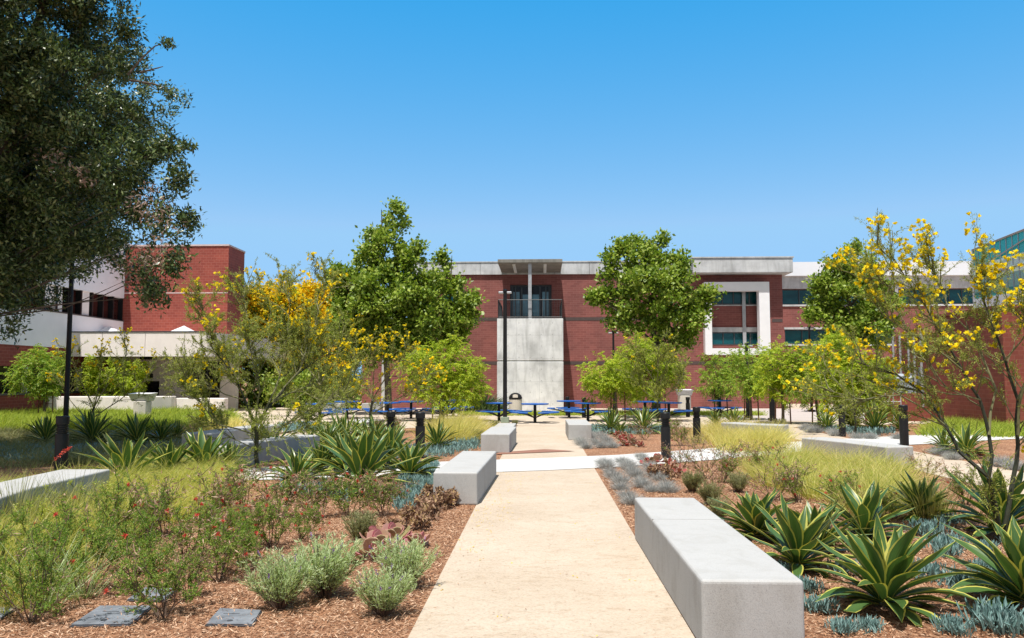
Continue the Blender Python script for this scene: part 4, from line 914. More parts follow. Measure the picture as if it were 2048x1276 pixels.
desert_tree([([(1712,868),(1710,840),(1708,810)],0.8,0.5),([(1708,810),(1680,770),(1650,730),(1640,700)],0.4,0.08),([(1708,810),(1740,770),(1770,730)],0.4,0.08),([(1710,840),(1760,810),(1800,780)],0.35,0.08),([(1708,810),(1700,750),(1712,700)],0.35,0.08),([(1710,840),(1670,810),(1640,790)],0.3,0.08)],
    25.2, 'sparse yellow flowering tree rising from the grey fescue bed', (1712,868), 0.9, 1.5, 20, 0.006, 0.05, 0.62, 0.8, 0.062, leafsize=0.06)

# dark hedge and strap-leaved plants at the buildings
def shrub_blobs(name, label, lst, Y, mat, sp, nper, spread, L, W, group=None, cat='shrub'):
    c = AY(lst[0][0], 757, Y); e = tag(empty(name, (c[0], Y, 0)), label, cat, group)
    bl = blobs_px(lst, Y); tm = MB()
    for cc, r in bl: tm.tube([(c[0],Y,0),(cc+np.array([c[0],Y,0]))/2, cc], [0.03,0.02,0.008], 5)
    o = tm.build('stem', M['bark'], e); o.location = (-c[0],-Y,0)
    cl = clumps(bl, sp, 0.4); cl[:,2] = np.maximum(cl[:,2], 0.05)
    o = MB().quads(leaf_cloud(cl, nper, spread, L, W)).build('leaves', M[mat], e); o.location = (-c[0],-Y,0)
shrub_blobs('green_hedge', 'olive green hedge mass closing the plaza behind the sparse trees', [(520,790,34),(560,780,40),(610,775,40),(655,780,38),(690,790,34),(500,810,28),(720,800,24)], 48, 'duster', 0.5, 40, 0.28, 0.24, 0.14, cat='hedge')
shrub_blobs('dark_shrub', 'dark leafy shrub in shade behind the blue tables, below amber blossom', [(600,775,34),(640,770,36),(560,770,34),(680,780,28),(650,800,24)], 44, 'gum', 0.45, 26, 0.25, 0.2, 0.12)
shrub_blobs('dark_shrub', 'low dark shrub patch by the maroon wall near the rust red block', [(1735,828,10),(1755,826,12),(1715,829,8)], 44.5, 'strap', 0.25, 20, 0.14, 0.25, 0.05)
shrub_blobs('dark_shrub', 'shadowy brown green shrub between lime crown and strap leaved plant', [(918,800,18),(908,812,14)], 43.5, 'sage', 0.25, 20, 0.14, 0.18, 0.06)
def strap_clump(px, py, h, sp_w, label):
    b_ = G(px, py); n = 260; P = np.concatenate([rng.normal(size=(n,2))*sp_w*0.35, np.zeros((n,1))], 1)
    D = unit(np.concatenate([P[:,:2]*1.2+rng.normal(size=(n,2))*0.35, np.ones((n,1))],1)); o = MB().quads(blades(P, D, h*(0.6+0.5*rng.random(n)), np.full(n,0.07), 0.5+0.6*rng.random(n), unit(P+rng.normal(size=(n,3))*0.1)*np.array([1,1,0])-np.array([0,0,0.3]))).build('strap_leaf_plant', M['strap'])
    o.location = (b_[0], b_[1], 0); tag(o, label, 'plant')
strap_clump(968, 825, 1.25, 1.0, 'dark strap leaved clump against maroon wall beside the concrete tower')

# ------------------------------------------------------------------ agaves
def agave_mesh(name, n, L, W, seed, tall=0.5):
    r = np.random.default_rng(seed); V, Fc, UV = [], [], []; K, C = 9, 5
    for i in range(n):
        u = (i+0.5)/n; az = i*2.39996 + r.normal()*0.15
        el = R(84) - (u**1.05)*R(74) + r.normal()*0.07
        bend = (0.25 + 1.0*u**1.2)*(0.8+0.5*r.random()); l = L*(0.66+0.42*math.sin(math.pi*min(1,0.25+0.75*u)))*(0.86+0.26*r.random()); w_ = W*(0.85+0.3*r.random())
        if i < 3: l *= 0.85; w_ *= 0.7
        ca, sa = math.cos(az), math.sin(az); x, z = 0.025+0.02*u, 0.03+0.12*(1-u); sw = r.normal()*0.25; fold = 0.55; tipup = r.random() < 0.35
        b0 = len(V)
        for k in range(K):
            t = k/(K-1); a = el - bend*t**1.4 + (0.55*max(0,t-0.6)/0.4 if tipup else 0)
            if k: x += math.cos(a)*l/(K-1); z += math.sin(a)*l/(K-1)
            ww = w_*np.interp(t, [0,0.12,0.45,0.7,0.88,1],[0.62,0.50,1.0,0.82,0.36,0.015]); lat = sw*t*t*l*0.35
            nx, nz = -math.sin(a), math.cos(a)
            for j in range(C):
                s = (j/(C-1)-0.5); up_ = abs(s)*2*ww*0.5*fold*(1-0.4*t) + math.sin(t*9+i)*0.006*abs(s)*2
                px_, pz_ = x+nx*up_, z+nz*up_; la = s*ww+lat
                V.append((ca*px_-sa*la, sa*px_+ca*la, max(0.012, pz_)))
        for k in range(K-1):
            for j in range(C-1):
                Fc.append((b0+k*C+j, b0+k*C+j+1, b0+(k+1)*C+j+1, b0+(k+1)*C+j)); UV += [(j/(C-1),k/(K-1)),((j+1)/(C-1),k/(K-1)),((j+1)/(C-1),(k+1)/(K-1)),(j/(C-1),(k+1)/(K-1))]
    me = bpy.data.meshes.new(name); me.from_pydata(V, [], Fc); me.materials.append(M['agave'])
    uvl = me.uv_layers.new(name='UVMap'); uvl.data.foreach_set('uv', np.array(UV, np.float32).ravel()); me.polygons.foreach_set('use_smooth', [True]*len(me.polygons)); return me
ag = [agave_mesh('agave', 46, 0.53, 0.112, 3), agave_mesh('agave', 38, 0.55, 0.102, 5), agave_mesh('agave', 46, 0.50, 0.080, 8), agave_mesh('agave', 52, 0.50, 0.062, 13), agave_mesh('agave', 36, 0.56, 0.108, 21), agave_mesh('agave', 42, 0.50, 0.118, 34)]
def agave(px, py, wpx, label, v=None, rz=None, sc=None):
    """wpx: how wide the rosette measures in the photograph"""
    b_ = G(px, py); v = rng.integers(0, 4) if v is None else v; s = sc or wpx*b_[1]/F/0.82
    o = bpy.data.objects.new('agave', ag[v]); COL.objects.link(o); o.location = (b_[0], b_[1], 0); o.scale = (s,s,s*(0.80+0.14*rng.random())); o.rotation_euler = (rng.normal()*0.09, rng.normal()*0.09, rng.random()*6.28 if rz is None else rz)
    tag(o, label, 'agave', 'variegated agaves in the beds')
for a in ((1768,1222,248,'variegated agave in full view, nearest and largest beside the long bench end',0),(1592,1142,205,'variegated agave pressed against the far half of the long bench, tallest leaves upright',1),
    (1512,1080,165,'variegated agave at the far corner of the long bench, partly behind another',5),(1728,1082,175,'variegated agave behind the nearest large agave, before tall wispy grass',4),
    (2050,1222,260,'variegated agave cut off by the picture edge, arching over blue fingers',5),(2000,1072,190,'variegated agave wrapped around the forked green trunk',4),
    (722,985,205,'big variegated agave behind red flowered shrub, leaves arching toward blue ground cover',2),(592,975,130,'dark variegated agave beside the sparse tree trunk',2),
    (775,935,150,'variegated agave right in front of the bollard, behind the biggest left one',2),(655,900,90,'variegated agave in the row behind the white walk, farther from bollards',3),(690,893,100,'variegated agave in the row before the small plaza bench',3),(742,903,105,'variegated agave touching the shorter looking bollard',3),
    (622,905,80,'variegated agave at the end of the row by the curved bench',3),(875,903,88,'compact variegated agave between bollard and tan grass',3),(1222,866,72,'variegated agave behind the plaza edge bench on the red rosette side',3),
    (1288,866,82,'variegated agave behind brown twiggy shrub below the wispy tree',3),(1240,870,45,'small variegated agave crowding another by the plaza edge bench',3),(1432,855,50,'small variegated agave behind bollard near the curved tan grass bench',3),(1468,857,60,'variegated agave next to the curved bench beyond the tan grass',3),
    (272,892,105,'variegated agave at the shade edge beneath the small yellow tree',3),(185,890,105,'variegated agave half shaded right beside the dark lamp post bollard',3),(90,890,90,'variegated agave wholly in the deep tree shade',3),(322,888,80,'variegated agave leaning on its neighbour near the square end bench',3),(352,880,60,'variegated agave behind red tinged leaves near the square end bench',3),
    (250,975,150,'variegated agave rising from wispy grass by the long shaded bench',1),(340,960,110,'variegated agave buried in meadow grass before the square end bench',1),(408,950,130,'variegated agave between meadow grass and the sparse tree',1),
    (1655,862,60,'variegated agave left of the fescue bed bollard',3),(1748,864,90,'broad variegated agave behind the grey fescue and dark bollard',3),(1800,862,60,'variegated agave behind yellow blossom near the end bollard',3),(1935,915,105,'variegated agave seen between green branches by the granite path',3),(1890,905,70,'variegated agave just behind branches on the far path edge',3),(1705,858,50,'small variegated agave beside lime tree base in fescue bed',3)):
    agave(*a)
for a in ((545,915,110,'variegated agave half hidden behind the sparse tree trunk, bench behind',3),(690,945,140,'variegated agave at the front edge of the white walk, nearest its bend',2),(820,960,135,'variegated agave leaning over blue ground cover before the taller bollard',2),(640,945,105,'variegated agave between trunk and the biggest left agave',3),
    (715,880,70,'variegated agave farthest back in the row near twiggy brown shrub',3),(785,895,75,'variegated agave squeezed between the two louvred bollards',3),(1640,1105,150,'variegated agave filling the gap behind the bench and the nearest agave',1),(1840,1040,120,'variegated agave beside the upright straw grass tuft',0),(460,945,95,'variegated agave poking out of meadow grass near the trunk',3)):
    agave(*a)

# ------------------------------------------------------------------ grasses and ground cover
def grass(name, poly, tuft_dens, per, hh, ww, mat, lean=(0.25,0,0), spreadr=0.12, out=0.45, bend=0.6, label=None):
    T = scatter(poly, tuft_dens); k = len(T); sz = 0.65+0.7*rng.random(k); P = np.repeat(T, per, 0); s = np.repeat(sz, per); n = len(P)
    off = np.concatenate([rng.normal(size=(n,2))*spreadr, np.zeros((n,1))],1); P = P+off
    D = unit(off/spreadr*out*0.6 + rng.normal(size=(n,3))*0.13 + np.array([0,0,1.0]) + np.array(lean)*0.5)
    ln = unit(off/spreadr*0.5 + rng.normal(size=(n,3))*0.3 + np.array(lean)*2 + np.array([0,0,-0.35]))
    o = MB().quads(blades(P, D, hh*s*(0.55+0.6*rng.random(n)), ww*(0.6+0.8*rng.random(n)), bend*(0.5+rng.random(n)), ln)).build(name, M[mat])
    return tag(o, kind='stuff')
grass('meadow_grass', px_poly([(-60,1150),(-60,1005),(120,985),(230,955),(330,935),(440,945),(470,985),(420,1040),(330,1060),(180,1100),(90,1180),(20,1240),(-60,1260)]), 9, 175, 0.43, 0.006, 'meadow', (0.30,-0.1,0), 0.085, 0.85)
grass('meadow_grass', px_poly([(-200,1260),(-60,1010),(30,1000),(130,1080),(40,1250)]), 5, 130, 0.46, 0.006, 'meadow', (0.30,-0.1,0), 0.085, 0.85)
grass('tall_grass', px_poly([(1515,958),(1490,935),(1560,925),(1700,935),(1790,960),(1825,1010),(1790,1055),(1700,1040),(1640,1000),(1560,985)]), 5, 190, 0.50, 0.007, 'meadow', (0.08,0,0), 0.10, 0.8)
grass('tall_grass', px_poly([(1515,958),(1490,935),(1560,925),(1700,935),(1790,960),(1825,1010),(1790,1055),(1700,1040),(1640,1000),(1560,985)]), 3, 110, 0.58, 0.006, 'tan', (0.08,0,0), 0.09, 0.8)
grass('tall_grass', px_poly([(1430,890),(1470,868),(1560,878),(1560,905),(1470,915)]), 6, 90, 0.6, 0.009, 'tan', (0.05,0,0), 0.14, 0.5)
grass('tall_grass', px_poly([(850,880),(880,858),(960,858),(958,880),(900,893)]), 6, 130, 0.62, 0.011, 'tan', (0.25,0,0), 0.18, 0.6)
grass('tall_grass', px_poly([(1380,895),(1400,870),(1470,862),(1460,888)]), 4, 80, 0.5, 0.009, 'tan', (0.05,0,0), 0.16, 0.5)
grass('meadow_grass', px_poly([(-250,866),(380,866),(420,850),(470,843),(455,833),(300,826),(-250,826)]), 9, 46, 0.42, 0.022, 'lawn', (0.15,0,0), 0.2, 0.6)
grass('meadow_grass', px_poly([(330,872),(400,858),(470,846),(500,852),(420,868)]), 5, 50, 0.4, 0.014, 'tan', (0.1,0,0), 0.2, 0.6)
grass('green_lawn', px_poly([(930,832),(1520,832),(1520,825),(900,825)]), 30, 10, 0.16, 0.022, 'lawn', (0,0,0), 0.15, 0.4)
def tuft(px, py, n, h, wd, mat, label, sp_=0.06, name='grass_tuft', group=None, out=0.7):
    b_ = G(px, py); P = np.concatenate([rng.normal(size=(n,2))*sp_, np.zeros((n,1))],1); D = unit(P/sp_*0.28*out + np.array([0,0,1.0])+rng.normal(size=(n,3))*0.08)
    o = MB().quads(blades(P, D, h*(0.6+0.5*rng.random(n)), np.full(n,wd), 0.5*rng.random(n), unit(P/sp_+[0,0,-0.2]))).build(name, M[mat]); o.location = (b_[0],b_[1],0); tag(o, label, 'grass tuft', group)
tuft(1862, 1042, 420, 0.52, 0.006, 'tan', 'upright straw coloured grass tuft beyond the nearest agave', 0.09)
tuft(30, 1075, 160, 0.75, 0.008, 'sage', 'loose clump of long arching blue green blades before the long shaded bench', 0.10)
tuft(140, 1050, 120, 0.7, 0.008, 'sage', 'clump of long wiry blades at the bench beside pale yellow blossom', 0.10)
tuft(85, 1215, 70, 0.6, 0.008, 'lavender', 'low spray of pale arching blades by the edge utility hatch', 0.05, out=1.5)
tuft(160, 1195, 70, 0.5, 0.008, 'lavender', 'low spray of pale blades beneath the darkest red flowered shrub', 0.05, out=1.5)

# blue grey fescue in rows
def fescue_mesh(seed):
    r = np.random.default_rng(seed); n = 520; P = np.concatenate([r.normal(size=(n,2))*0.045, np.zeros((n,1))],1); D = unit(np.concatenate([P[:,:2]*14+r.normal(size=(n,2))*0.32, np.full((n,1),1.0)],1))
    return MB().quads(blades(P, D, 0.21*(0.6+0.5*r.random(n)), np.full(n,0.0045), 0.7*r.random(n), unit(P/0.05+[0,0,-0.4]))).mesh('fescue_tuft', M['fescue'])
fm_ = [fescue_mesh(k) for k in range(3)]
def fescue(x, y, label, group, s=1.0):
    o = bpy.data.objects.new('fescue_tuft', fm_[rng.integers(0,3)]); COL.objects.link(o); o.location = (x+rng.normal()*0.03, y+rng.normal()*0.05, 0); o.rotation_euler.z = rng.random()*6.28; s *= 0.68+0.32*rng.random(); o.scale = (s,s,s); tag(o, label, 'grass tuft', group)
for (xa,ya,xb_,yb2,n) in ((1213,930,1262,1010,8),(1247,926,1300,985,8),(1282,915,1338,985,9)):
    A, B_ = G(xa,ya), G(xb_,yb2)
    for i in range(n):
        t = i/(n-1); fescue(A[0]*(1-t)+B_[0]*t, A[1]*(1-t)+B_[1]*t, 'blue grey fescue tuft in a row between white walk and long bench', 'fescue rows before the long bench')
for (xa,ya,xb_,yb2,n) in ((1153,874,1172,897,6),(1172,870,1200,896,6),(1196,872,1228,896,6)):
    A, B_ = G(xa,ya), G(xb_,yb2)
    for i in range(n):
        t = i/(n-1); fescue(A[0]*(1-t)+B_[0]*t, A[1]*(1-t)+B_[1]*t, 'grey fescue tuft in a row between white walk and plaza edge bench', 'fescue rows at the plaza edge bench', 1.15)
for x, y in scatter(px_poly([(1585,858),(1640,852),(1760,868),(1800,880),(1700,884)]), 1.6)[:,:2]: fescue(x, y, 'pale grey fescue tuft edging the bed behind the curved bench', 'fescue before the distant agaves', 1.3)
for x, y in scatter(px_poly([(1840,900),(1900,893),(2048,925),(2048,950),(1960,940)]), 1.8)[:,:2]: fescue(x, y, 'pale grey fescue tuft edging the granite path behind green branches', 'fescue by the granite path', 1.3)

# chalk-stick ground cover
def fingers(P, L, W):
    n = len(P); D = unit(rng.normal(size=(n,3))*0.38+np.array([0,0,1.0])); l = L*(0.6+0.7*rng.random(n)); z = (rng.random(n)**0.7)[:,None]*np.array([0,0,L*0.9]); P = P+z
    sd = unit(np.cross(D, rdir(n)))*W/2; s2 = unit(np.cross(D, sd))*W/2; l = l[:,None]; out = []
    for s_ in (sd, s2): out.append(np.stack([P-s_*0.7, P+s_*0.7, P+D*l*0.7+s_, P+D*l*0.7-s_],1)); out.append(np.stack([P+D*l*0.7-s_, P+D*l*0.7+s_, P+D*l+s_*0.1, P+D*l-s_*0.1],1))
    return np.concatenate(out)
def chalk(poly, dens, L=0.09, W=0.012, gap=0.05):
    P = scatter(poly, dens); k = np.sin(P[:,0]*7.3+1)*np.sin(P[:,1]*6.1)+np.sin(P[:,0]*17)*0.5; P = P[(k+rng.random(len(P))*1.6) > gap]
    tag(MB().quads(fingers(P, L, W)).build('blue_ground_cover', M['chalk']), kind='stuff')
chalk(px_poly([(795,1030),(830,1020),(868,985),(868,945),(880,932),(840,935),(800,960),(780,1000)]), 1500)
chalk(px_poly([(560,990),(650,1000),(700,1010),(690,975),(620,960),(560,955)]), 700)
chalk(px_poly([(640,925),(880,918),(960,900),(955,882),(850,900),(720,905),(620,912),(560,905),(600,925)]), 330, 0.12, 0.02)
chalk(px_poly([(545,868),(640,866),(645,852),(560,852)]), 160, 0.12, 0.03)
chalk(px_poly([(1180,870),(1250,872),(1340,868),(1340,858),(1180,858)]), 190, 0.12, 0.03)
chalk(px_poly([(1700,872),(1790,872),(1790,862),(1640,862)]), 160, 0.12, 0.03)
chalk(px_poly([(-250,925),(90,928),(250,918),(420,905),(420,885),(200,890),(-250,900)]), 230, 0.09, 0.02, 0.75)
grass('low_ground_cover', px_poly([(-250,905),(-250,866),(60,866),(250,872),(380,880),(420,898),(250,925),(100,935),(-250,940)]), 5, 80, 0.26, 0.012, 'sage', (0,0,0), 0.16, 0.9)
grass('meadow_grass', px_poly([(1850,872),(2300,880),(2300,850),(1880,849)]), 7, 60, 0.36, 0.018, 'lawn', (0.1,0,0), 0.18, 0.7)
def chalk_mesh(seed):
    n = 190; P = np.concatenate([rng.normal(size=(n,2))*np.array([0.085,0.06]), np.zeros((n,1))],1); D = unit(np.concatenate([P[:,:2]*5, np.ones((n,1))],1)); return MB().quads(fingers(P, 0.095, 0.0135)).mesh('chalk_stick_plant', M['chalk'])
cm_ = [chalk_mesh(k) for k in range(4)]
for px, py, s, lab in ((1635,1225,0.9,'blue green finger leaved plant at the foot of the long bench end'),(1690,1150,1.0,'blue finger leaved plant between the two largest agaves'),(1890,1110,1.4,'broad tuft of blue finger leaves in front of straw grass'),(1855,1075,1.4,'blue finger leaved clump behind the nearest agave, uphill side'),
    (1905,1095,1.0,'blue finger leaved tuft in the open mulch by the trunk'),(1850,1160,1.2,'blue finger leaved clump touching the nearest agave tips'),(1935,1185,1.3,'blue finger leaved clump in mulch between the nearest and edge agaves'),(1990,1262,1.5,'blue finger leaved clump at the bottom picture edge below the edge agave'),
    (1905,1268,0.9,'small blue finger leaved tuft near the bottom edge, paired with larger one'),(2035,1268,1.1,'blue finger leaved tuft cut off by bottom corner'),(1965,1150,1.0,'blue finger leaved tuft half under arching edge agave leaves'),(1975,1105,0.9,'blue finger leaved tuft beside the forked trunk base'),(2030,1095,0.9,'blue finger leaved tuft on the far side of the forked trunk'),
    (1655,1080,1.0,'blue finger leaved tuft peeking between agaves behind the bench'),(1740,1262,0.7,'tiny blue finger leaved tuft in front of the nearest agave'),(1610,1185,0.9,'blue finger leaved tuft in the gap between bench and agave'),(1900,1048,1.0,'blue finger leaved tuft beside the straw grass base'),
    (1690,1268,0.8,'little blue finger leaved tuft by the bench corner at bottom edge'),(1560,1150,0.8,'blue finger leaved tuft hugging the long bench side')):
    o = bpy.data.objects.new('chalk_stick_plant', cm_[rng.integers(0,4)]); COL.objects.link(o); b_ = G(px, py); o.location = (b_[0],b_[1],0); s *= 0.82; o.scale = (s,s,s); o.rotation_euler.z = rng.random()*6; tag(o, lab, 'succulent', 'blue finger leaved succulents')

# ------------------------------------------------------------------ shrubs
def stems(n, h, spread, kids, r=0.006, wob=0.2):
    """twig skeleton from one root: list of (polyline, level)"""
    out = []
    for i in range(n):
        az = rng.random()*6.28; d = np.array([math.cos(az)*spread, math.sin(az)*spread, 1.0]) + rng.normal(size=3)*0.1
        q = polyline((math.cos(az)*0.03, math.sin(az)*0.03, 0), d, h*(0.7+0.5*rng.random()), 5, wob, 0.02); out.append((q, 0))
        for _ in range(kids):
            c, dd = along(q, 0.25+0.7*rng.random()); q2 = polyline(c, dd+rdir(1)[0]*0.9, h*0.38*(0.5+rng.random()), 3, wob, 0.05); out.append((q2, 1))
    return out
def duster_variant(n, h, leafy, dry, red):
    sk_ = stems(n, h, 0.62, 6); tm = MB(); LV, DR, RD = [], [], []
    for q, lv in sk_:
        tm.tube(q, np.linspace(0.007 if lv == 0 else 0.004, 0.0018, len(q)), 4, False)
        for _ in range(int((9 if lv else 11)*leafy)):
            c, d = along(q, (0.3 if lv == 0 else 0.1)+0.7*rng.random()); m_ = 16; a = unit(rdir(1)[0]+[0,0,0.3]); t = rng.random((m_,1)); P = c + a*t*0.065
            LV.append(leaves(P, unit(np.cross(a, rdir(m_))+a*0.4), 0.020*(0.6+0.7*rng.random(m_)), 0.008))
        if rng.random() < dry:
            c, d = along(q, 0.5+0.5*rng.random()); m_ = 9; DR.append(leaves(c+rng.normal(size=(m_,3))*0.03, rdir(m_), 0.06*(0.5+rng.random(m_)), 0.012))
        if rng.random() < red*0.42 and lv == 1:
            c, d = along(q, 0.95); m_ = 34; RD.append(leaves(np.repeat(c[None],m_,0), unit(rdir(m_)+d*0.7), 0.032*(0.7+0.5*rng.random(m_)), 0.008))
    r = [(tm.mesh('stems', M['browntwig']))]
    for a, nm, mt in ((LV,'leaves','duster'),(DR,'dry_leaves','dry'),(RD,'blossom','red')):
        r.append(MB().quads(np.concatenate(a)).mesh(nm, M[mt]) if a else None)
    return r
dv = [duster_variant(9,0.62,1.0,0.25,0.22), duster_variant(8,0.55,0.8,0.5,0.18), duster_variant(10,0.6,0.45,0.9,0.10), duster_variant(9,0.5,0.12,0.8,0.0), duster_variant(7,0.6,1.5,0.05,0.22)]
def place(name, meshes, px, py, s, label, cat, group, zs=1.0):
    b_ = G(px, py); e = tag(empty(name, (b_[0],b_[1],0), rng.random()*6.28, s), label, cat, group); e.scale[2] = s*zs
    for m_ in meshes:
        if m_:
            o = bpy.data.objects.new(m_.name.split('.')[0], m_); COL.objects.link(o); o.parent = e
    return e
DS = 1.12
for v, px, py, s, lab in ((0,60,1245,0.78,'red flowered twiggy shrub next to the hatch cut by the picture edge'),(0,325,1235,0.80,'red flowered shrub drooping over the widest utility hatch'),(4,165,1185,0.85,'dense dark green red flowered shrub, fullest of its kind'),
    (0,270,1150,0.85,'red flowered shrub behind the half hidden utility hatch'),(1,440,1165,0.80,'open branched red flowered shrub above bare mulch near lavender'),(4,485,1135,0.72,'small leafy shrub with thick brown base behind lavender'),(1,370,1120,0.9,'red flowered shrub mixed with dry leaves in the middle of the bed'),
    (2,420,1060,0.95,'straw dry shrub with scattered red flowers before the meadow grass'),(2,330,1075,0.9,'half dry red flowered shrub rising from the meadow edge'),(1,545,1095,0.85,'green and brown shrub at the mulch edge below the dark agave'),(2,560,1040,0.9,'dry brown shrub with few red flowers by the dark agave'),
    (2,640,1040,0.80,'dry brown shrub at the foot of the big left agave, mulch side'),(1,700,1035,0.85,'red flowered shrub leaning on the big left agave'),(2,770,1035,0.75,'brown pod covered shrub touching the blue ground cover'),(2,490,1020,0.85,'brown leaved shrub close to the sparse tree trunk'),(0,215,1080,0.85,'leafy red flowered shrub standing in meadow grass'),
    (1,600,1080,0.6,'low thin shrub alone on bare mulch before lavender'),(4,120,1130,0.8,'green shrub half sunk in meadow grass near the picture edge'),(2,750,1000,0.6,'small brown shrub among big left agave leaves'),(0,20,1180,0.8,'red flowered shrub at the very edge of the picture over grass'),
    (2,805,1012,0.5,'tiny pink flowered dry shrub inside the blue ground cover'),(1,480,1090,0.7,'thin red flowered shrub behind the leafy one with brown base'),(2,380,1200,0.55,'low scraggly shrub in mulch between two utility hatches')):
    place('red_flower_shrub', dv[v], px, py, s*DS, lab, 'shrub', 'red flowered shrubs in the near bed')
for v, px, py, s, lab in ((3,1365,935,0.9,'bare brown twiggy shrub just behind the red paddle plants bollard'),(3,1415,958,0.95,'bare twiggy shrub on mulch in front of the white walk'),(2,1445,965,0.9,'brown dry shrub beside tall wispy grass, middle of mulch'),(3,1480,930,0.9,'grey brown twigs over the white walk near tall grass'),
    (2,1528,958,0.95,'dark stemmed dry shrub at the tall grass edge'),(3,1545,1000,0.9,'dry pinkish shrub between small sage bush and agaves'),(2,1600,1005,0.9,'dry shrub in front of tall grass, behind the bench agave'),(1,1670,1020,0.9,'dark leafy dry shrub inside the tall wispy grass'),(3,1290,880,1.0,'pinkish brown twiggy shrub before the agave and red rosettes'),
    (2,1362,892,0.95,'dry shrub between two bollards beyond white walk'),(2,1350,870,0.9,'brown shrub beneath small agave beyond the white walk'),(3,1400,905,0.8,'dead twigs at the foot of the second bollard'),(2,760,872,1.0,'brown twiggy shrub between the two louvred bollards'),(2,800,868,0.9,'dry brown shrub behind the taller bollard'),(3,700,868,0.9,'dry twigs beside the small plaza bench'),
    (3,1850,960,0.9,'dry brown shrub at the granite path edge below green branches'),(2,1930,1010,0.9,'brown twigs behind the forked trunk agave'),(3,380,872,0.9,'reddish dry shrub behind the square end bench'),(2,430,862,0.9,'brown shrub by the plaza behind the square end bench'),(1,1775,1045,0.7,'dark leafy shrub beside straw grass and agave'),(3,1430,985,0.6,'small brittle twig shrub on mulch near sage bush')):
    place('dry_shrub', dv[v], px, py, s, lab, 'shrub', 'dry twiggy shrubs in the beds')
def lav_variant(n, h, mat_n, flower):
    LV, FL = [], []; tm = MB()
    for i in range(n):
        az = rng.random()*6.28; k = math.sqrt(rng.random())*0.85; d = np.array([math.cos(az)*k, math.sin(az)*k, 1.0]); q = polyline((math.cos(az)*0.04*k, math.sin(az)*0.04*k, 0), d, h*(0.75+0.4*rng.random()), 4, 0.12, 0.06)
        tm.tube(q, [0.005,0.004,0.003,0.002,0.0012], 3, False)
        m_ = 46; Z = np.array(q); t = 0.25+0.75*rng.random(m_); si = np.minimum((t*4).astype(int),3); f = (t*4-si)[:,None]; P = Z[si]*(1-f)+Z[si+1]*f; dd = unit(q[-1]-q[0])
        LV.append(leaves(P, unit(rdir(m_)*0.75+dd*0.9), 0.042*(0.5+rng.random(m_)), 0.0068, np.array([0,-0.4,0.8])+rng.normal(size=(m_,3))*0.5))
        if rng.random() < flower:
            c = q[-1]; m_ = 16; u = unit(q[-1]-q[-2]); P = c+u*np.linspace(0,0.045,m_)[:,None]; FL.append(leaves(P, unit(rdir(m_)+u*0.5), 0.013, 0.008))
    r = [tm.mesh('stems', M['browntwig']), MB().quads(np.concatenate(LV)).mesh('leaves', M[mat_n])]
    if FL: r.append(MB().quads(np.concatenate(FL)).mesh('flower_heads', M['purple']))
    return r
lv_ = [lav_variant(150,0.42,'lavender',0.05), lav_variant(110,0.38,'lavender',0.12), lav_variant(110,0.36,'sage',0.0)]
for v, px, py, s, lab in ((0,560,1218,0.95,'grey green lavender, low front one with bare stem base beside utility hatch'),(0,650,1195,1.05,'largest grey green lavender with purple heads on top'),(1,768,1232,0.88,'narrow grey green lavender closest to the path edge'),(1,810,1175,1.0,'lavender with many purple heads next to the path'),(2,722,1085,0.85,'dull grey sage bush behind the pink paddle plant')):
    place('lavender_bush', lv_[v], px, py, s, lab, 'bush', 'lavender bushes by the path')
for v, px, py, s, lab in ((2,1385,985,0.85,'dull sage bush behind the far end of the long bench'),(2,1420,1010,0.8,'sage bush low beside the long bench, agave behind'),(2,1478,985,0.8,'sage bush on open mulch before dry twigs'),(2,990,860,0.85,'sage bush at the lamp post base'),(2,955,885,0.95,'grey sage bush leaning on the bench past the white walk'),(2,935,880,0.95,'grey sage bush between tan grass and bench'),(2,1440,1040,0.7,'low sage tuft squeezed between long bench and agave'),(2,1560,860,1.0,'grey sage bush in front of the curved bench by tan grass'),(2,1030,852,0.6,'little sage tuft under the lamp post')):
    place('sage_bush', lv_[v], px, py, s, lab, 'bush', 'dull sage bushes')

# paddle succulents and brown rosettes
def paddle_mesh(n, r, h, mat_n, name, seed):
    g_ = np.random.default_rng(seed); mb = MB()
    for i in range(n):
        az = g_.random()*6.28; t = i/n; el = R(12+70*t); c = np.array([math.cos(az)*0.05*(1-t), math.sin(az)*0.05*(1-t), h*0.25*t]); rr = r*(0.7+0.5*g_.random())*(1-0.3*t)
        a = np.array([math.cos(az)*math.cos(el), math.sin(az)*math.cos(el), math.sin(el)]); s = np.array([-math.sin(az), math.cos(az), 0]); nn = np.cross(s, a); ring = []
        for k in range(10):
            th = 2*math.pi*k/10; u = math.cos(th); v = math.sin(th); ring.append(c + a*(rr*1.05*(1-u)*0.95) + s*rr*v*(0.75+0.25*(-u)) + nn*rr*0.18*(v*v))
        cc = c + a*rr; mb.add(ring+[x+nn*0.006 for x in ring], [tuple(range(10)), tuple(range(10,20))[::-1]] + [(k,(k+1)%10,10+(k+1)%10,10+k) for k in range(10)])
    return mb.mesh(name, M[mat_n])
pm = [paddle_mesh(18,0.065,0.22,'paddle','paddle_plant',k) for k in range(3)]; pk = [paddle_mesh(16,0.075,0.25,'pinkpaddle','paddle_plant',k+7) for k in range(2)]
def pad(mesh, px, py, s, label, group, name='paddle_plant'):
    o = bpy.data.objects.new(name, mesh); COL.objects.link(o); b_ = G(px, py); o.location = (b_[0],b_[1],0); o.rotation_euler.z = rng.random()*6; o.scale = (s,s,s); tag(o, label, 'succulent', group)
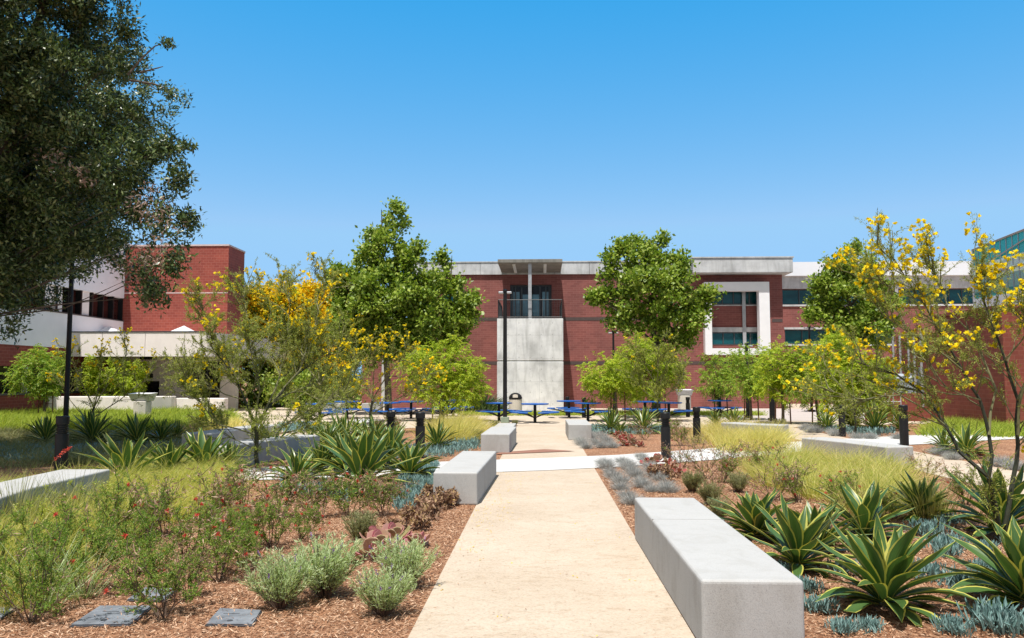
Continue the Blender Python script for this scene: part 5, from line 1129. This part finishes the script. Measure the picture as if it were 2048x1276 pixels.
for i, (px, py, s) in enumerate(((1298,930,1.2),(1316,925,1.25),(1308,948,1.3),(1328,945,1.25),(1346,942,1.35),(1354,948,1.3),(1336,930,1.1),(1345,955,1.1))): pad(pm[i%3], px, py, s, 'red paddle leaved succulent clustered at the bollard on the white walk', 'red paddle plants by the bollard')
for i, (px, py, s) in enumerate(((1225,868,1.2),(1236,873,1.2),(1248,874,1.25),(1240,882,1.3),(1252,885,1.3),(1262,886,1.3),(1270,891,1.25),(1250,892,1.2),(1280,894,1.1),(1260,878,1.1))): pad(pm[i%3], px, py, s, 'red paddle leaved succulent in the patch behind the far fescue rows', 'red paddle plants by the far fescue rows')
for px, py, s, lab in ((735,1120,1.35,'yellow pink paddle succulent low between the lavenders'),(760,1105,1.5,'pink paddle succulent with stacked leaves between lavenders'),(748,1090,1.3,'pink paddle succulent behind its taller twin'),(790,1085,1.4,'pink paddle succulent highest up, near brown rosettes'),(838,1095,1.1,'small purple pink paddle succulent behind the path side lavender')): pad(pk[0 if px % 2 else 1], px, py, s, lab, 'pink paddle plants by the lavender')
for i, (px, py, s) in enumerate(((1930,905,1.2),(1945,908,1.2),(1962,912,1.2),(1915,905,1.0))): pad(pm[i%3], px, py, s, 'red paddle succulent under the branches across the granite path', 'red paddle plants across the granite path')
def clump_variant():
    LV = []; tm = MB()
    for q, lv in stems(7, 0.20, 0.9, 3, wob=0.3):
        tm.tube(q, np.linspace(0.010,0.006,len(q)), 5, False); m_ = 26; c = q[-1]; LV.append(leaves(c+rng.normal(size=(m_,3))*0.012, unit(rdir(m_)+[0,0,0.3]), 0.045*(0.6+0.7*rng.random(m_)), 0.02))
    return [tm.mesh('stems', M['browntwig']), MB().quads(np.concatenate(LV)).mesh('leaves', M['brownclump'])]
bc = [clump_variant() for _ in range(2)]
for i, (px, py, s, lab) in enumerate(((885,1012,1.2,'withered brown rosette plant nearest the concrete bench front'),(868,1018,1.2,'withered brown rosette plant beside blue ground cover, before bench'),(855,1030,1.2,'withered brown rosette in the middle of its row'),(838,1045,1.3,'withered brown rosette plant at the lower end of the blue cover'),(826,1060,1.2,'withered brown rosette plant leaning toward the pink paddles'),(878,998,1.1,'withered brown rosette plant tucked at the bench corner'),(1330,960,1.2,'withered brown rosette under the red paddle plants'),(1318,955,0.9,'small withered rosette beside the red paddle plants'))):
    place('withered_rosette', bc[i%2], px, py, s, lab, 'succulent', 'withered brown rosettes')

# red flower stalk and pale yellow blossoms in the meadow
b_ = G(95, 985); ye = tag(empty('flower_stalk_plant', (b_[0],b_[1],0)), 'single tall stalk with coral red flowers over the long shaded bench', 'plant')
Y_ = b_[1]; q = [np.array([0,0,0])] + [AY(x,y,Y_)-np.array([b_[0],b_[1],0]) for x,y in ((98,950),(105,925),(125,905),(140,895))]
MB().tube(q, [0.006,0.005,0.004,0.003,0.002], 5).build('stem', M['browntwig'], ye)
FL = []
for k in range(26):
    c, d = along(q, 0.55+0.45*rng.random()); m_ = 5; FL.append(leaves(np.repeat(c[None],m_,0)+rng.normal(size=(m_,3))*0.01, unit(rdir(m_)+[0.5,0,0.2]), 0.032, 0.012))
MB().quads(np.concatenate(FL)).build('blossom', M['red'], ye)
for px, py, lab in ((105,1050,'pale yellow green flower head cluster in meadow grass by the bench'),(60,1085,'faint yellow green flower cluster lower in meadow grass'),(175,1030,'small pale yellow cluster near wispy blades over bench edge')):
    b_ = G(px, py); e = tag(empty('spurge_plant', (b_[0],b_[1],0)), lab, 'plant'); LV = []; tm = MB()
    for q, lv in stems(8, 0.40, 0.35, 1):
        if lv == 0:
            tm.tube(q, np.linspace(0.006,0.004,len(q)), 4, False); m_ = 34; LV.append(leaves(q[-1]+rng.normal(size=(m_,3))*0.02, unit(rdir(m_)+[0,0,0.6]), 0.025, 0.016))
    tm.build('stems', M['greenbark'], e); M.setdefault('spurge', leafmat('pale_spurge', [(0.34,0.40,0.05),(0.50,0.52,0.10)], 0.35)); MB().quads(np.concatenate(LV)).build('flower_heads', M['spurge'], e)

# loose chips on the mulch, petals and twigs on the path
def flat_bits(P, L, W, tilt, z):
    n = len(P); az = rng.random(n)*6.28; D = unit(np.stack([np.cos(az), np.sin(az), rng.normal(size=n)*tilt],1)); P = P + np.array([0,0,1])*(z+rng.random((n,1))*0.012)
    return leaves(P, D, L*(0.4+0.9*rng.random(n)), W*(0.5+0.8*rng.random(n)), np.broadcast_to(np.array([0,0,1.0]), (n,3))+rng.normal(size=(n,3))*tilt)
def chips(poly, dens, L, W):
    tag(MB().quads(flat_bits(scatter(poly, dens), L, W, 0.35, 0.004)).build('mulch_chips', M['chips']), kind='stuff')
chips([(XL-0.03,4.2),(XL-0.03,11),(-6.2,11),(-6,4.2)], 3000, 0.050, 0.0075)
chips([(XR+0.03,4.2),(XR+0.03,15.2),(3.5,16.8),(6.8,15),(6.8,4.2)], 2200, 0.050, 0.0075)
chips([(XL-0.03,11),(XL-0.03,14.5),(-6,13),(-6.2,11)], 1200, 0.05, 0.010)
P = scatter([(XL+0.02,4.5),(XL+0.02,15),(XR-0.05,15),(XR-0.05,4.5)], 26); k = rng.random(len(P)) < np.clip(0.75*np.exp(-((P[:,0]+0.66)/0.22)**2)*np.exp(-((P[:,1]-12.2)/2.4)**2)*6+0.07, 0, 1)
tag(MB().quads(flat_bits(np.repeat(P[k],4,0)+rng.normal(size=(4*k.sum(),3))*np.array([0.06,0.06,0]), 0.022, 0.016, 0.1, 0.008)).build('fallen_petals', M['amber']), kind='stuff')
P = scatter([(XL,4.5),(XL,16),(XR,16),(XR,4.5)], 60); P = P[rng.random(len(P)) < 0.25+0.75*(np.abs(P[:,0]-0.06)/0.97)**5]
tag(MB().quads(flat_bits(P, 0.04, 0.007, 0.05, 0.008)).build('path_litter', M['chips']), kind='stuff')
